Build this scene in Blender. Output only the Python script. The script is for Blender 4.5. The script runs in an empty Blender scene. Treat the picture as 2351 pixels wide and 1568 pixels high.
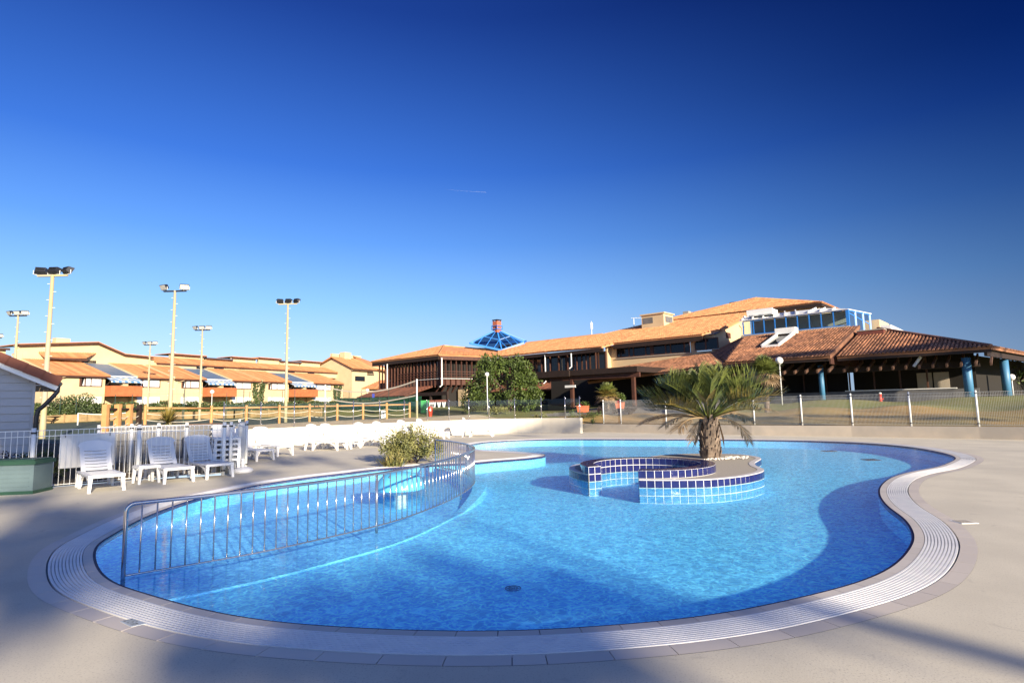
import bpy, bmesh, math, random
from mathutils import Vector as V, Matrix, noise as mnoise
random.seed(7)
R = math.radians
PI = math.pi
scn = bpy.context.scene
col = scn.collection

# ------------------------------------------------------------------ camera, world, sun, exposure
CF, CP, CR, CH = 1330.0, R(6.22), 0.022, 1.65            # focal length in pixels of a 2351 px wide frame, pitch, roll, eye height
_F = V((0, math.cos(CP), math.sin(CP)))
_U0 = V((0, -math.sin(CP), math.cos(CP)))
_R0 = V((1, 0, 0))
_R = math.cos(CR) * _R0 - math.sin(CR) * _U0
_U = math.sin(CR) * _R0 + math.cos(CR) * _U0
cam = bpy.data.cameras.new('camera')
cam.lens = CF / 2351 * 36
cam.clip_end = 9000
cam.clip_start = 0.05
camo = bpy.data.objects.new('camera', cam)
camo.matrix_world = Matrix(((_R.x, _U.x, -_F.x, 0), (_R.y, _U.y, -_F.y, 0), (_R.z, _U.z, -_F.z, CH), (0, 0, 0, 1)))
col.objects.link(camo)
scn.camera = camo

SUN_EL, SUN_AZ = R(16.5), R(148.2)                        # azimuth measured from +Y towards +X
SD = V((math.sin(SUN_AZ) * math.cos(SUN_EL), math.cos(SUN_AZ) * math.cos(SUN_EL), math.sin(SUN_EL)))
sl = bpy.data.lights.new('sun', 'SUN')
sl.energy = 5.0
sl.angle = R(1.1)
sl.color = (1.0, 0.85, 0.63)
slo = bpy.data.objects.new('sun', sl)
slo.rotation_euler = (-SD).to_track_quat('-Z', 'Y').to_euler()
slo.location = SD * 60
col.objects.link(slo)

w = bpy.data.worlds.new('World')
scn.world = w
w.use_nodes = True
nt = w.node_tree
bg = nt.nodes['Background']
sky = nt.nodes.new('ShaderNodeTexSky')
sky.sky_type = 'NISHITA'
sky.sun_disc = False
sky.sun_elevation = SUN_EL
sky.sun_rotation = SUN_AZ
sky.air_density = 1.0
sky.dust_density = 0.3
sky.ozone_density = 2.5
tc = nt.nodes.new('ShaderNodeTexCoord')
dot = nt.nodes.new('ShaderNodeVectorMath'); dot.operation = 'DOT_PRODUCT'
nt.links.new(tc.outputs['Generated'], dot.inputs[0]); dot.inputs[1].default_value = SD
def wmath(op, a, b=None):
    n = nt.nodes.new('ShaderNodeMath'); n.operation = op
    for i, x in enumerate((a, b)):
        if x is None: continue
        if isinstance(x, (int, float)): n.inputs[i].default_value = x
        else: nt.links.new(x, n.inputs[i])
    return n.outputs[0]
c2 = wmath('MULTIPLY', dot.outputs['Value'], dot.outputs['Value'])
dop = wmath('DIVIDE', wmath('SUBTRACT', 1.0, c2), wmath('ADD', 1.0, c2))          # Rayleigh degree of polarisation
sepz = nt.nodes.new('ShaderNodeSeparateXYZ'); nt.links.new(tc.outputs['Generated'], sepz.inputs[0])
zr = nt.nodes.new('ShaderNodeMapRange'); nt.links.new(sepz.outputs[2], zr.inputs[0])
zr.inputs[1].default_value = 0.0; zr.inputs[2].default_value = 0.45; zr.inputs[3].default_value = 0.76; zr.inputs[4].default_value = 0.93
pol = nt.nodes.new('ShaderNodeCombineXYZ')
for i_, o_ in enumerate((0.05, 0.0, -0.08)): nt.links.new(wmath('SUBTRACT', 1.0, wmath('MULTIPLY', dop, wmath('ADD', zr.outputs[0], o_))), pol.inputs[i_])
# clear-air colour by height above the horizon (blue air over a pale haze band), blended with the physical sky
cr = nt.nodes.new('ShaderNodeValToRGB'); nt.links.new(sepz.outputs[2], cr.inputs[0])
el_ = cr.color_ramp.elements
for pos, c in ((0.0, (0.38, 0.48, 0.58)), (0.06, (0.32, 0.45, 0.61)), (0.17, (0.165, 0.34, 0.62)), (0.27, (0.075, 0.215, 0.56)), (0.38, (0.028, 0.118, 0.46)), (0.58, (0.0075, 0.042, 0.25)), (1.0, (0.006, 0.036, 0.22))):
    e = el_[0] if pos == 0 else (el_[len(el_) - 1] if pos == 1 else el_.new(pos))
    e.position = pos; e.color = (*c, 1)
sc10 = nt.nodes.new('ShaderNodeVectorMath'); sc10.operation = 'SCALE'; sc10.inputs['Scale'].default_value = 10.0
nt.links.new(cr.outputs[0], sc10.inputs[0])
mxs = nt.nodes.new('ShaderNodeMix'); mxs.data_type = 'RGBA'; mxs.inputs[0].default_value = 0.05
nt.links.new(sc10.outputs[0], mxs.inputs[6]); nt.links.new(sky.outputs[0], mxs.inputs[7])
mulc = nt.nodes.new('ShaderNodeVectorMath'); mulc.operation = 'MULTIPLY'
nt.links.new(mxs.outputs[2], mulc.inputs[0]); nt.links.new(pol.outputs[0], mulc.inputs[1])
# broad aureole round the sun, behind the viewer, added to lift light in the shade
au = wmath('POWER', wmath('MAXIMUM', wmath('MULTIPLY', wmath('SUBTRACT', dot.outputs['Value'], 0.10), 1.1), 0.0), 1.5)
auc = nt.nodes.new('ShaderNodeVectorMath'); auc.operation = 'SCALE'; auc.inputs[0].default_value = (1.4, 1.75, 2.4)
nt.links.new(wmath('MULTIPLY', au, wmath('GREATER_THAN', sepz.outputs[2], 0.0)), auc.inputs['Scale'])
adc = nt.nodes.new('ShaderNodeVectorMath'); adc.operation = 'ADD'
nt.links.new(mulc.outputs[0], adc.inputs[0]); nt.links.new(auc.outputs[0], adc.inputs[1])
nt.links.new(adc.outputs[0], bg.inputs['Color'])
bg.inputs['Strength'].default_value = 0.1
scn.view_settings.view_transform = 'Standard'
scn.view_settings.look = 'None'
scn.view_settings.gamma = 1.0
scn.view_settings.exposure = 1.12
scn.cycles.max_bounces = 8
scn.cycles.transparent_max_bounces = 16

# ------------------------------------------------------------------ measuring helpers (photo coordinates on a 2351 x 1568 frame)
CAM = V((0, 0, CH))
def ray(u, v): return _F + _R * ((u - 1175.5) / CF) - _U * ((v - 784) / CF)
def gz(u, v, z=0.0):
    d = ray(u, v); return CAM + d * ((z - CH) / d.z)
def atY(u, v, Y):
    d = ray(u, v); return CAM + d * (Y / d.y)

# ------------------------------------------------------------------ mesh helpers
class MB:
    def __init__(s): s.v = []; s.f = []
    def add(s, vs, fs):
        o = len(s.v); s.v += [tuple(p) for p in vs]; s.f += [tuple(i + o for i in f) for f in fs]; return s
    def box(s, c, size, ax=None):
        hx, hy, hz = size[0] / 2, size[1] / 2, size[2] / 2
        X, Y, Z = ax or (V((1, 0, 0)), V((0, 1, 0)), V((0, 0, 1)))
        c = V(c)
        vs = [c + X * (hx * i) + Y * (hy * j) + Z * (hz * k) for k in (-1, 1) for j in (-1, 1) for i in (-1, 1)]
        return s.add(vs, [(0, 2, 3, 1), (4, 5, 7, 6), (0, 1, 5, 4), (2, 6, 7, 3), (0, 4, 6, 2), (1, 3, 7, 5)])
    def bbox(s, x0, x1, y0, y1, z0, z1): return s.box(((x0 + x1) / 2, (y0 + y1) / 2, (z0 + z1) / 2), (abs(x1 - x0), abs(y1 - y0), abs(z1 - z0)))
    def beam(s, p, q, wd, ht, up=V((0, 0, 1))):
        p, q = V(p), V(q); d = (q - p); L = d.length
        if L < 1e-6: return s
        d.normalize(); x = d.cross(up)
        if x.length < 1e-4: x = d.cross(V((1, 0, 0)))
        x.normalize(); y = x.cross(d)
        return s.box((p + q) / 2, (L, wd, ht), (d, x, y))
    def tube(s, pts, r, n=8, closed=False, cap=True):
        pts = [V(p) for p in pts]; m = len(pts); rs = r if isinstance(r, (list, tuple)) else [r] * m
        rings = []; px = None
        for i, p in enumerate(pts):
            a = pts[i - 1] if i > 0 else (pts[-1] if closed else pts[0]); b = pts[(i + 1) % m] if (i < m - 1 or closed) else pts[-1]
            t = (b - a).normalized()
            if px is None:
                px = t.cross(V((0, 0, 1)))
                if px.length < 1e-3: px = t.cross(V((0, 1, 0)))
            px = (px - t * px.dot(t)).normalized(); py = t.cross(px)
            rings.append([p + (px * math.cos(2 * PI * k / n) + py * math.sin(2 * PI * k / n)) * rs[i] for k in range(n)])
        vs = [q for g in rings for q in g]; fs = []
        for i in range(m if closed else m - 1):
            j = (i + 1) % m
            for k in range(n): fs.append((i * n + k, i * n + (k + 1) % n, j * n + (k + 1) % n, j * n + k))
        if cap and not closed: fs += [tuple(reversed(range(n))), tuple((m - 1) * n + k for k in range(n))]
        return s.add(vs, fs)
    def cyl(s, c, r, z0, z1, n=16, r2=None):
        return s.tube([(c[0], c[1], z0), (c[0], c[1], z1)], [r, r if r2 is None else r2], n)
    def lathe(s, prof, c=(0, 0, 0), n=24):
        vs = [(c[0] + r * math.cos(2 * PI * k / n), c[1] + r * math.sin(2 * PI * k / n), c[2] + z) for r, z in prof for k in range(n)]
        fs = [(i * n + k, i * n + (k + 1) % n, (i + 1) * n + (k + 1) % n, (i + 1) * n + k) for i in range(len(prof) - 1) for k in range(n)]
        if prof[0][0] > 1e-4: fs.append(tuple(reversed(range(n))))
        if prof[-1][0] > 1e-4: fs.append(tuple((len(prof) - 1) * n + k for k in range(n)))
        return s.add(vs, fs)
    def sphere(s, c, r, n=16):
        m = n // 2
        return s.lathe([(max(1e-5, r * math.sin(PI * i / m)), -r * math.cos(PI * i / m)) for i in range(m + 1)], c, n)
    def slab(s, poly, th, nrm=None):
        P = [V(p) for p in poly]
        if nrm is None:
            nrm = V((0, 0, 0))
            for i in range(len(P)): nrm += P[i].cross(P[(i + 1) % len(P)])
            nrm.normalize()
        n = len(P); Q = [p - nrm * th for p in P]
        fs = [tuple(range(n)), tuple(reversed(range(n, 2 * n)))]
        for i in range(n): j = (i + 1) % n; fs.append((i, n + i, n + j, j))
        return s.add(P + Q, fs)
    def poly(s, pts): return s.add(pts, [tuple(range(len(pts)))])
    def build(s, name, mat, parent=None, off=None, smooth=False, kind=None):
        me = bpy.data.meshes.new(name)
        o3 = V(off) if off is not None else V((0, 0, 0))
        me.from_pydata([V(p) - o3 for p in s.v], [], s.f)
        if smooth: me.polygons.foreach_set('use_smooth', [True] * len(me.polygons))
        me.materials.append(mat); me.update()
        ob = bpy.data.objects.new(name, me); col.objects.link(ob)
        if parent: ob.parent = parent
        if kind: ob['kind'] = kind
        return ob

def tag(o, label, cat, group=None, kind=None):
    o['label'] = label; o['category'] = cat
    if group: o['group'] = group
    if kind: o['kind'] = kind
    return o
def thing(name, label, cat, loc=(0, 0, 0), rz=0.0, group=None):
    o = bpy.data.objects.new(name, None); col.objects.link(o); o.empty_display_size = 0.3
    o.location = loc; o.rotation_euler = (0, 0, rz)
    return tag(o, label, cat, group)
def dup(o, loc, rz=None, label=None, parent=None):
    def cp(src, par):
        c = src.copy(); col.objects.link(c); c.parent = par
        for ch in src.children: cp(ch, c)
        return c
    c = cp(o, parent); c.location = loc
    if rz is not None: c.rotation_euler = (0, 0, rz)
    if label: c['label'] = label
    return c
def catmull(pts, closed=False, step=0.15):
    P = [V(p) if len(p) == 3 else V((p[0], p[1], 0)) for p in pts]; n = len(P); out = []
    for i in range(n if closed else n - 1):
        g = lambda k: P[k % n] if closed else P[max(0, min(n - 1, k))]
        p0, p1, p2, p3 = g(i - 1), g(i), g(i + 1), g(i + 2)
        m = max(1, int((p2 - p1).length / step))
        for k in range(m):
            t = k / m
            out.append(0.5 * ((2 * p1) + (p2 - p0) * t + (2 * p0 - 5 * p1 + 4 * p2 - p3) * t * t + (3 * p1 - p0 - 3 * p2 + p3) * t ** 3))
    if not closed: out.append(P[-1])
    return out
def resample(pts, step, closed=False):
    P = list(pts) + ([pts[0]] if closed else [])
    L = [0.0]
    for i in range(1, len(P)): L.append(L[-1] + (P[i] - P[i - 1]).length)
    n = max(2, int(round(L[-1] / step))); out = []; j = 0
    for k in range(n if closed else n + 1):
        s = L[-1] * k / n
        while j < len(L) - 2 and L[j + 1] < s: j += 1
        t = (s - L[j]) / max(1e-9, L[j + 1] - L[j]); out.append(P[j].lerp(P[j + 1], t))
    return out
def smooth_closed(pts, it=1):
    for _ in range(it): pts = [(pts[i - 1] + pts[i] * 2 + pts[(i + 1) % len(pts)]) / 4 for i in range(len(pts))]
    return pts
def offset_closed(pts, d):
    """moves a counter-clockwise closed curve outwards by d, dropping the loops at tight corners"""
    n = len(pts); out = []
    for i in range(n):
        t = (pts[(i + 1) % n] - pts[i - 1]).normalized(); out.append(pts[i] + V((t.y, -t.x, 0)) * d)
    return out
def inpoly(x, y, P):
    c = False; n = len(P); j = n - 1
    for i in range(n):
        if (P[i][1] > y) != (P[j][1] > y) and x < (P[j][0] - P[i][0]) * (y - P[i][1]) / (P[j][1] - P[i][1]) + P[i][0]: c = not c
        j = i
    return c
def fill(name, loops, z, mat, kind='structure'):
    """flat sheet with holes from closed loops"""
    bm = bmesh.new(); es = []
    for L in loops:
        vs = [bm.verts.new((p.x, p.y, z)) for p in L]
        es += [bm.edges.new((vs[i], vs[(i + 1) % len(vs)])) for i in range(len(vs))]
    bmesh.ops.triangle_fill(bm, use_beauty=True, use_dissolve=False, edges=es, normal=(0, 0, 1))
    for f in bm.faces:
        if f.normal.z < 0: f.normal_flip()
    me = bpy.data.meshes.new(name); bm.to_mesh(me); bm.free(); me.materials.append(mat)
    o = bpy.data.objects.new(name, me); col.objects.link(o)
    if kind: o['kind'] = kind
    return o
def ribbon(mb, A, B, za, zb, closed=True):
    n = len(A); vs = [(p.x, p.y, za) for p in A] + [(p.x, p.y, zb) for p in B]
    mb.add(vs, [(i, (i + 1) % n, n + (i + 1) % n, n + i) for i in range(n if closed else n - 1)])

# ------------------------------------------------------------------ materials
def newmat(name):
    m = bpy.data.materials.new(name); m.use_nodes = True
    return m, m.node_tree, m.node_tree.nodes['Principled BSDF']
def lk(t, a, b): t.links.new(a, b)
def nd(t, typ, **kw):
    n = t.nodes.new('ShaderNode' + typ)
    for k, v in kw.items():
        if k in n.inputs: n.inputs[k].default_value = v
        else: setattr(n, k, v)
    return n
def mix(t, fac, a, b, mode='MIX'):
    n = t.nodes.new('ShaderNodeMix'); n.data_type = 'RGBA'; n.blend_type = mode
    for i, x in ((0, fac), (6, a), (7, b)):
        if isinstance(x, (int, float)): n.inputs[i].default_value = x
        elif isinstance(x, tuple): n.inputs[i].default_value = (*x, 1) if len(x) == 3 else x
        else: lk(t, x, n.inputs[i])
    return n.outputs[2]
def ramp(t, src, a=0.35, b=0.65):
    n = nd(t, 'MapRange'); n.inputs[1].default_value = a; n.inputs[2].default_value = b
    lk(t, src, n.inputs[0]); return n.outputs[0]
def pmat(name, c, rough=0.6, c2=None, scale=4.0, metal=0.0, bump=0.0, bscale=None, island=0.0, spec=0.5, detail=6, gen='Object', big=None):
    m, t, p = newmat(name)
    p.inputs['Roughness'].default_value = rough; p.inputs['Metallic'].default_value = metal
    p.inputs['Specular IOR Level'].default_value = spec
    tcn = nd(t, 'TexCoord'); out = None
    if c2 is not None:
        nz = nd(t, 'TexNoise', Scale=scale, Detail=detail); lk(t, tcn.outputs[gen], nz.inputs['Vector'])
        out = mix(t, ramp(t, nz.outputs[0]), c, c2)
        if big:
            nb = nd(t, 'TexNoise', Scale=big[0], Detail=3.0); lk(t, tcn.outputs[gen], nb.inputs['Vector'])
            out = mix(t, ramp(t, nb.outputs[0], 0.4, 0.7), out, big[1])
    if island:
        g = nd(t, 'NewGeometry')
        hv = nd(t, 'HueSaturation'); mr = nd(t, 'MapRange'); mr.inputs[3].default_value = 1 - island; mr.inputs[4].default_value = 1 + island
        lk(t, g.outputs['Random Per Island'], mr.inputs[0]); lk(t, mr.outputs[0], hv.inputs['Value'])
        if out is not None: lk(t, out, hv.inputs['Color'])
        else: hv.inputs['Color'].default_value = (*c, 1)
        out = hv.outputs[0]
    if out is not None: lk(t, out, p.inputs['Base Color'])
    else: p.inputs['Base Color'].default_value = (*c, 1)
    if bump:
        nb = nd(t, 'TexNoise', Scale=bscale or scale * 6, Detail=5.0); lk(t, tcn.outputs[gen], nb.inputs['Vector'])
        b = nd(t, 'Bump', Strength=bump, Distance=0.02); lk(t, nb.outputs[0], b.inputs['Height']); lk(t, b.outputs[0], p.inputs['Normal'])
    return m
M = {}
def deckmat():
    m, t, p = newmat('deck_concrete'); p.inputs['Roughness'].default_value = 0.85; tcn = nd(t, 'TexCoord')
    def nz(sc_, det=5.0, dist=0.0):
        n = nd(t, 'TexNoise', Scale=sc_, Detail=det, Distortion=dist); lk(t, tcn.outputs['Object'], n.inputs['Vector']); return n.outputs[0]
    c = mix(t, ramp(t, nz(1.1)), (0.63, 0.585, 0.475), (0.55, 0.51, 0.415))
    c = mix(t, ramp(t, nz(0.33, 4.0, 0.8), 0.48, 0.72), c, (0.50, 0.465, 0.385))
    c = mix(t, ramp(t, nz(75.0, 2.0), 0.56, 0.70), c, (0.44, 0.405, 0.335))
    st = nd(t, 'Math'); st.operation = 'MULTIPLY'; lk(t, ramp(t, nz(3.2, 6.0, 1.5), 0.64, 0.74), st.inputs[0]); st.inputs[1].default_value = 0.45
    c = mix(t, st.outputs[0], c, (0.36, 0.335, 0.285)); lk(t, c, p.inputs['Base Color'])
    b = nd(t, 'Bump', Strength=0.10, Distance=0.01); lk(t, nz(60.0, 4.0), b.inputs['Height']); lk(t, b.outputs[0], p.inputs['Normal']); return m
M['deck'] = deckmat()
M['coping'] = pmat('coping_tile', (0.55, 0.50, 0.45), 0.5, (0.48, 0.44, 0.40), 3.0)
M['slot'] = pmat('gutter_channel', (0.10, 0.14, 0.22), 0.5)
M['grate'] = pmat('white_plastic_grating', (0.78, 0.78, 0.78), 0.45, (0.70, 0.71, 0.73), 5.0)
M['navy'] = pmat('navy_tile', (0.014, 0.018, 0.09), 0.12, (0.02, 0.026, 0.12), 9.0)
M['grout'] = pmat('white_grout', (0.78, 0.78, 0.76), 0.7)
M['ledge'] = pmat('ledge_gravel_concrete', (0.45, 0.41, 0.35), 0.9, (0.30, 0.27, 0.23), 55.0, bump=0.3, bscale=70)
M['ledgetop'] = pmat('pale_ledge_tile', (0.62, 0.60, 0.60), 0.5, (0.55, 0.53, 0.54), 6.0)
M['pebble'] = pmat('white_pebble', (0.7, 0.66, 0.6), 0.7, island=0.3)
M['wallw'] = pmat('cream_wall_render', (0.66, 0.61, 0.51), 0.8, (0.60, 0.55, 0.46), 1.2, bump=0.1, bscale=40)
M['wallg'] = pmat('grey_beige_render', (0.46, 0.40, 0.33), 0.85, (0.38, 0.34, 0.29), 1.5, bump=0.15, bscale=40)
M['cream'] = pmat('ochre_render', (0.60, 0.46, 0.28), 0.9, (0.55, 0.42, 0.255), 0.8, bump=0.05)
M['tile'] = pmat('clay_roof_tile', (0.56, 0.26, 0.115), 0.8, (0.46, 0.20, 0.085), 1.2, island=0.22, bump=0.1, bscale=30)
M['tilelow'] = pmat('dark_clay_tile', (0.34, 0.155, 0.08), 0.85, (0.19, 0.088, 0.052), 0.9, island=0.42, bump=0.15, bscale=30)  # darker, more mottled clay tile for the lower roofs
M['bluemetal'] = pmat('blue_grey_metal_roof', (0.13, 0.19, 0.28), 0.5, (0.11, 0.16, 0.24), 1.0)
M['dkwood'] = pmat('dark_stained_wood', (0.026, 0.013, 0.009), 0.7, (0.018, 0.009, 0.006), 3.0)
M['rdwood'] = pmat('red_brown_wood', (0.085, 0.030, 0.018), 0.7, (0.055, 0.02, 0.013), 3.0)
M['balwood'] = pmat('orange_stained_boards', (0.50, 0.15, 0.055), 0.6, (0.42, 0.11, 0.04), 2.0)
M['winframe'] = pmat('brown_window_frame', (0.09, 0.04, 0.025), 0.5)
M['bluepaint'] = pmat('blue_painted_steel', (0.03, 0.20, 0.62), 0.4, (0.025, 0.18, 0.57), 2.0)
M['palepaint'] = pmat('column_blue_paint', (0.06, 0.20, 0.36), 0.5)
M['whitepaint'] = pmat('white_paint', (0.80, 0.80, 0.78), 0.45, (0.74, 0.75, 0.74), 3.0)
M['plastic'] = pmat('white_garden_plastic', (0.74, 0.74, 0.74), 0.4, (0.66, 0.67, 0.69), 2.5)
M['steel'] = pmat('polished_steel', (0.50, 0.50, 0.52), 0.15, metal=0.88)
M['steelb'] = pmat('brushed_steel', (0.55, 0.56, 0.58), 0.32, metal=1.0)
M['galv'] = pmat('white_powder_coat', (0.70, 0.72, 0.72), 0.45)
M['wire'] = pmat('grey_coated_wire', (0.42, 0.43, 0.42), 0.5)
M['black'] = pmat('black_plastic', (0.012, 0.012, 0.014), 0.5)
M['redpaint'] = pmat('red_paint', (0.62, 0.045, 0.025), 0.4, (0.55, 0.04, 0.02), 3.0)
M['brick'] = pmat('red_brick', (0.48, 0.14, 0.075), 0.85, (0.40, 0.11, 0.06), 14.0)
M['terracotta'] = pmat('terracotta', (0.60, 0.17, 0.085), 0.75, (0.54, 0.15, 0.07), 4.0)
M['pole'] = pmat('galvanised_yellowed_pole', (0.42, 0.35, 0.18), 0.65, (0.36, 0.33, 0.25), 0.9)
M['timber'] = pmat('orange_brown_timber', (0.52, 0.28, 0.11), 0.75, (0.42, 0.22, 0.085), 3.0, bump=0.15)  # orange-brown wood of the rope fence posts and rails
M['rope'] = pmat('pale_rope', (0.60, 0.55, 0.45), 0.9)
M['sleeper'] = pmat('timber_boards', (0.36, 0.25, 0.12), 0.85, (0.25, 0.17, 0.08), 1.5)
M['siding'] = pmat('pale_grey_board_siding', (0.40, 0.41, 0.43), 0.6, (0.36, 0.37, 0.39), 1.5)  # grey deepened to stand in for shade missing on the shed wall
M['shedtile'] = pmat('brown_verge_tile', (0.24, 0.075, 0.04), 0.7, (0.20, 0.06, 0.032), 2.0)
M['gutter'] = pmat('dark_gutter_plastic', (0.03, 0.032, 0.036), 0.4)
M['boxside'] = pmat('grey_green_plastic', (0.10, 0.15, 0.165), 0.5, (0.085, 0.13, 0.145), 2.0)
M['boxlid'] = pmat('dark_green_plastic', (0.018, 0.065, 0.04), 0.45)
M['concrete'] = pmat('grey_concrete', (0.15, 0.15, 0.155), 0.9, (0.11, 0.11, 0.115), 2.0, bump=0.2)  # planter and fence-side wall carry their shade in this dark grey
M['globe'] = pmat('opal_globe', (0.85, 0.85, 0.82), 0.25)
M['lampgrey'] = pmat('floodlight_body', (0.02, 0.022, 0.03), 0.45)
M['lampglass'] = pmat('floodlight_glass', (0.60, 0.60, 0.58), 0.2, (0.45, 0.45, 0.44), 8.0)
M['curtain'] = pmat('white_curtain', (0.72, 0.74, 0.74), 0.8, (0.60, 0.62, 0.64), 6.0)
M['shutter'] = pmat('white_roller_shutter', (0.80, 0.79, 0.76), 0.6)
M['leaf'] = pmat('tree_leaf', (0.070, 0.105, 0.014), 0.6, (0.042, 0.070, 0.012), 0.9, island=0.3)
M['hedge'] = pmat('hedge_leaf', (0.060, 0.085, 0.022), 0.6, (0.035, 0.06, 0.018), 0.6, island=0.4)
M['olive'] = pmat('olive_leaf', (0.21, 0.20, 0.065), 0.6, (0.13, 0.14, 0.045), 3.0, island=0.45)
M['strap'] = pmat('striped_strap_leaf', (0.30, 0.25, 0.08), 0.5, (0.12, 0.13, 0.035), 6.0, island=0.35)
M['palm'] = pmat('palm_leaflet', (0.14, 0.16, 0.035), 0.45, (0.085, 0.115, 0.028), 2.0, island=0.4)
M['palmy'] = pmat('yellowing_palm_leaflet', (0.28, 0.20, 0.05), 0.5, (0.14, 0.135, 0.035), 2.0, island=0.4)
M['palmdry'] = pmat('dry_palm_leaflet', (0.34, 0.24, 0.13), 0.7, (0.22, 0.15, 0.085), 3.0, island=0.4)
M['trunk'] = pmat('palm_trunk_bark', (0.22, 0.17, 0.13), 0.9, (0.09, 0.065, 0.05), 7.0, island=0.35, bump=0.3)
M['bark'] = pmat('tree_bark', (0.10, 0.07, 0.05), 0.9, (0.06, 0.045, 0.035), 5.0)
M['needle'] = pmat('pine_needles', (0.05, 0.08, 0.025), 0.7, island=0.4)
M['purple'] = pmat('purple_leaf', (0.05, 0.025, 0.03), 0.6, (0.03, 0.02, 0.022), 3.0, island=0.4)
M['flower'] = pmat('red_flower', (0.5, 0.03, 0.05), 0.6)
M['screen'] = pmat('green_windscreen', (0.012, 0.13, 0.05), 0.8, (0.01, 0.10, 0.042), 1.0)
M['greenpaint'] = pmat('green_panel', (0.03, 0.30, 0.07), 0.6)
M['darkgreen'] = pmat('dark_green_post', (0.012, 0.045, 0.035), 0.5)
M['mushroom'] = pmat('light_blue_gelcoat', (0.12, 0.52, 0.78), 0.25, (0.11, 0.49, 0.75), 3.0)
M['navyfabric'] = pmat('blue_panel', (0.015, 0.04, 0.35), 0.6)
M['dark'] = pmat('dark_interior', (0.012, 0.010, 0.009), 0.9)
M['soil'] = pmat('bare_soil', (0.16, 0.10, 0.06), 0.95, (0.11, 0.07, 0.045), 3.0)
# ground covers
M['sand'] = pmat('beach_sand', (0.58, 0.47, 0.30), 0.95, (0.47, 0.375, 0.235), 1.1, bump=0.5, bscale=9)
M['lawn'] = pmat('green_lawn', (0.125, 0.155, 0.028), 0.95, (0.17, 0.165, 0.04), 0.9, bump=0.6, bscale=20, big=(0.25, (0.19, 0.17, 0.05)))
M['dry'] = pmat('dry_lawn', (0.38, 0.23, 0.075), 0.95, (0.27, 0.18, 0.055), 1.1, bump=0.6, bscale=20, big=(0.22, (0.20, 0.16, 0.05)))
M['asphalt'] = pmat('grey_path', (0.17, 0.155, 0.135), 0.9, (0.13, 0.12, 0.105), 2.0, bump=0.2)
M['court'] = pmat('court_green', (0.045, 0.075, 0.05), 0.9, (0.04, 0.065, 0.045), 1.0)
M['dirt'] = pmat('dry_ground', (0.20, 0.145, 0.08), 0.95, (0.15, 0.12, 0.06), 0.7, bump=0.4)

def glassmat(name, tint, refl=0.12, tr=0.85):
    m = bpy.data.materials.new(name); m.use_nodes = True; t = m.node_tree; t.nodes.clear()
    o = nd(t, 'OutputMaterial'); tb = nd(t, 'BsdfTransparent'); tb.inputs[0].default_value = (*tint, 1)
    gl = nd(t, 'BsdfGlossy', Roughness=0.03); fr = nd(t, 'Fresnel', IOR=1.45); mx = nd(t, 'MixShader')
    lk(t, fr.outputs[0], mx.inputs[0]); lk(t, tb.outputs[0], mx.inputs[1]); lk(t, gl.outputs[0], mx.inputs[2]); lk(t, mx.outputs[0], o.inputs[0])
    return m
M['glass'] = glassmat('clear_glass', (0.96, 0.985, 0.98))
M['blueglass'] = glassmat('tinted_glass', (0.82, 0.88, 0.90))
M['lanternglass'] = glassmat('blue_lantern_glass', (0.30, 0.42, 0.55))
M['darkglass'] = pmat('dark_window_glass', (0.012, 0.014, 0.016), 0.06, spec=0.7)
def slatmat():
    m, t, p = newmat('striped_awning'); tcn = nd(t, 'TexCoord'); wv = nd(t, 'TexWave', Scale=0.42); wv.bands_direction = 'Y'
    lk(t, tcn.outputs['Object'], wv.inputs['Vector'])
    lk(t, mix(t, ramp(t, wv.outputs[0], 0.45, 0.55), (0.60, 0.62, 0.62), (0.10, 0.24, 0.46)), p.inputs['Base Color']); return m
M['awning'] = slatmat()

# ------------------------------------------------------------------ pool outline (world metres, measured on the deck plane)
OUT = [(1074,1446),(915,1443),(796,1437),(677,1429),(576,1417),(474,1398),(389.5,1376),(322,1356),(278,1342),(249,1327),(229,1305),(220,1280),(222,1258),(237,1240.6),(265.4,1225),(299,1205),(350,1179.7),(418,1154),(474,1138),(538.6,1124),(612.6,1109),(716,1094),(790,1085.6),(888,1074),(1000,1066),(1087,1062),(1127,1058),(1180,1054),(1226,1050),(1250,1046),(1254,1043.5),(1244,1041),(1212,1038),(1159,1034.8),(1110,1032.5),(1080,1028),(1077,1023.5),(1089,1019),(1117,1014.5),(1180,1010.5),(1265,1008),(1360,1007.5),(1526,1008),(1648,1008.5),(1811,1010.5),(1933,1014.5),(2015,1019),(2096.5,1027),(2162,1039),(2190,1049),(2186,1057),(2149.5,1071),(2088,1082.5),(2043.5,1096),(2019,1116),(2017,1137),(2035,1162),(2072,1190),(2092,1222),(2088,1251),(2048,1296),(1974,1332),(1852,1365),(1689,1399.7),(1526,1422),(1406,1432),(1237,1443)]
P0 = [gz(u, v, 0) for u, v in OUT][::-1]                  # counter-clockwise
area = sum(P0[i].x * P0[(i + 1) % len(P0)].y - P0[(i + 1) % len(P0)].x * P0[i].y for i in range(len(P0)))
if area < 0: P0 = P0[::-1]
EDGE = smooth_closed(resample(catmull(P0, True, 0.06), 0.10, True), 10)
for p in EDGE: p.z = 0
W1, W2, W3 = 0.125, 0.45, 0.60
def clean_offset(d, it=6):
    o = offset_closed(EDGE, d); keep = []
    for p in o:                                             # keep only points really d away from the water edge
        keep.append(min((p - q).length_squared for q in EDGE) > (0.97 * d) ** 2)
    pts = [p for p, k in zip(o, keep) if k]
    return pts
OFF3 = resample(clean_offset(W3), 0.12, True)
WATER_Z, DEEP_Z, SHAL_Z = -0.014, -0.32, -0.30

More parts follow.
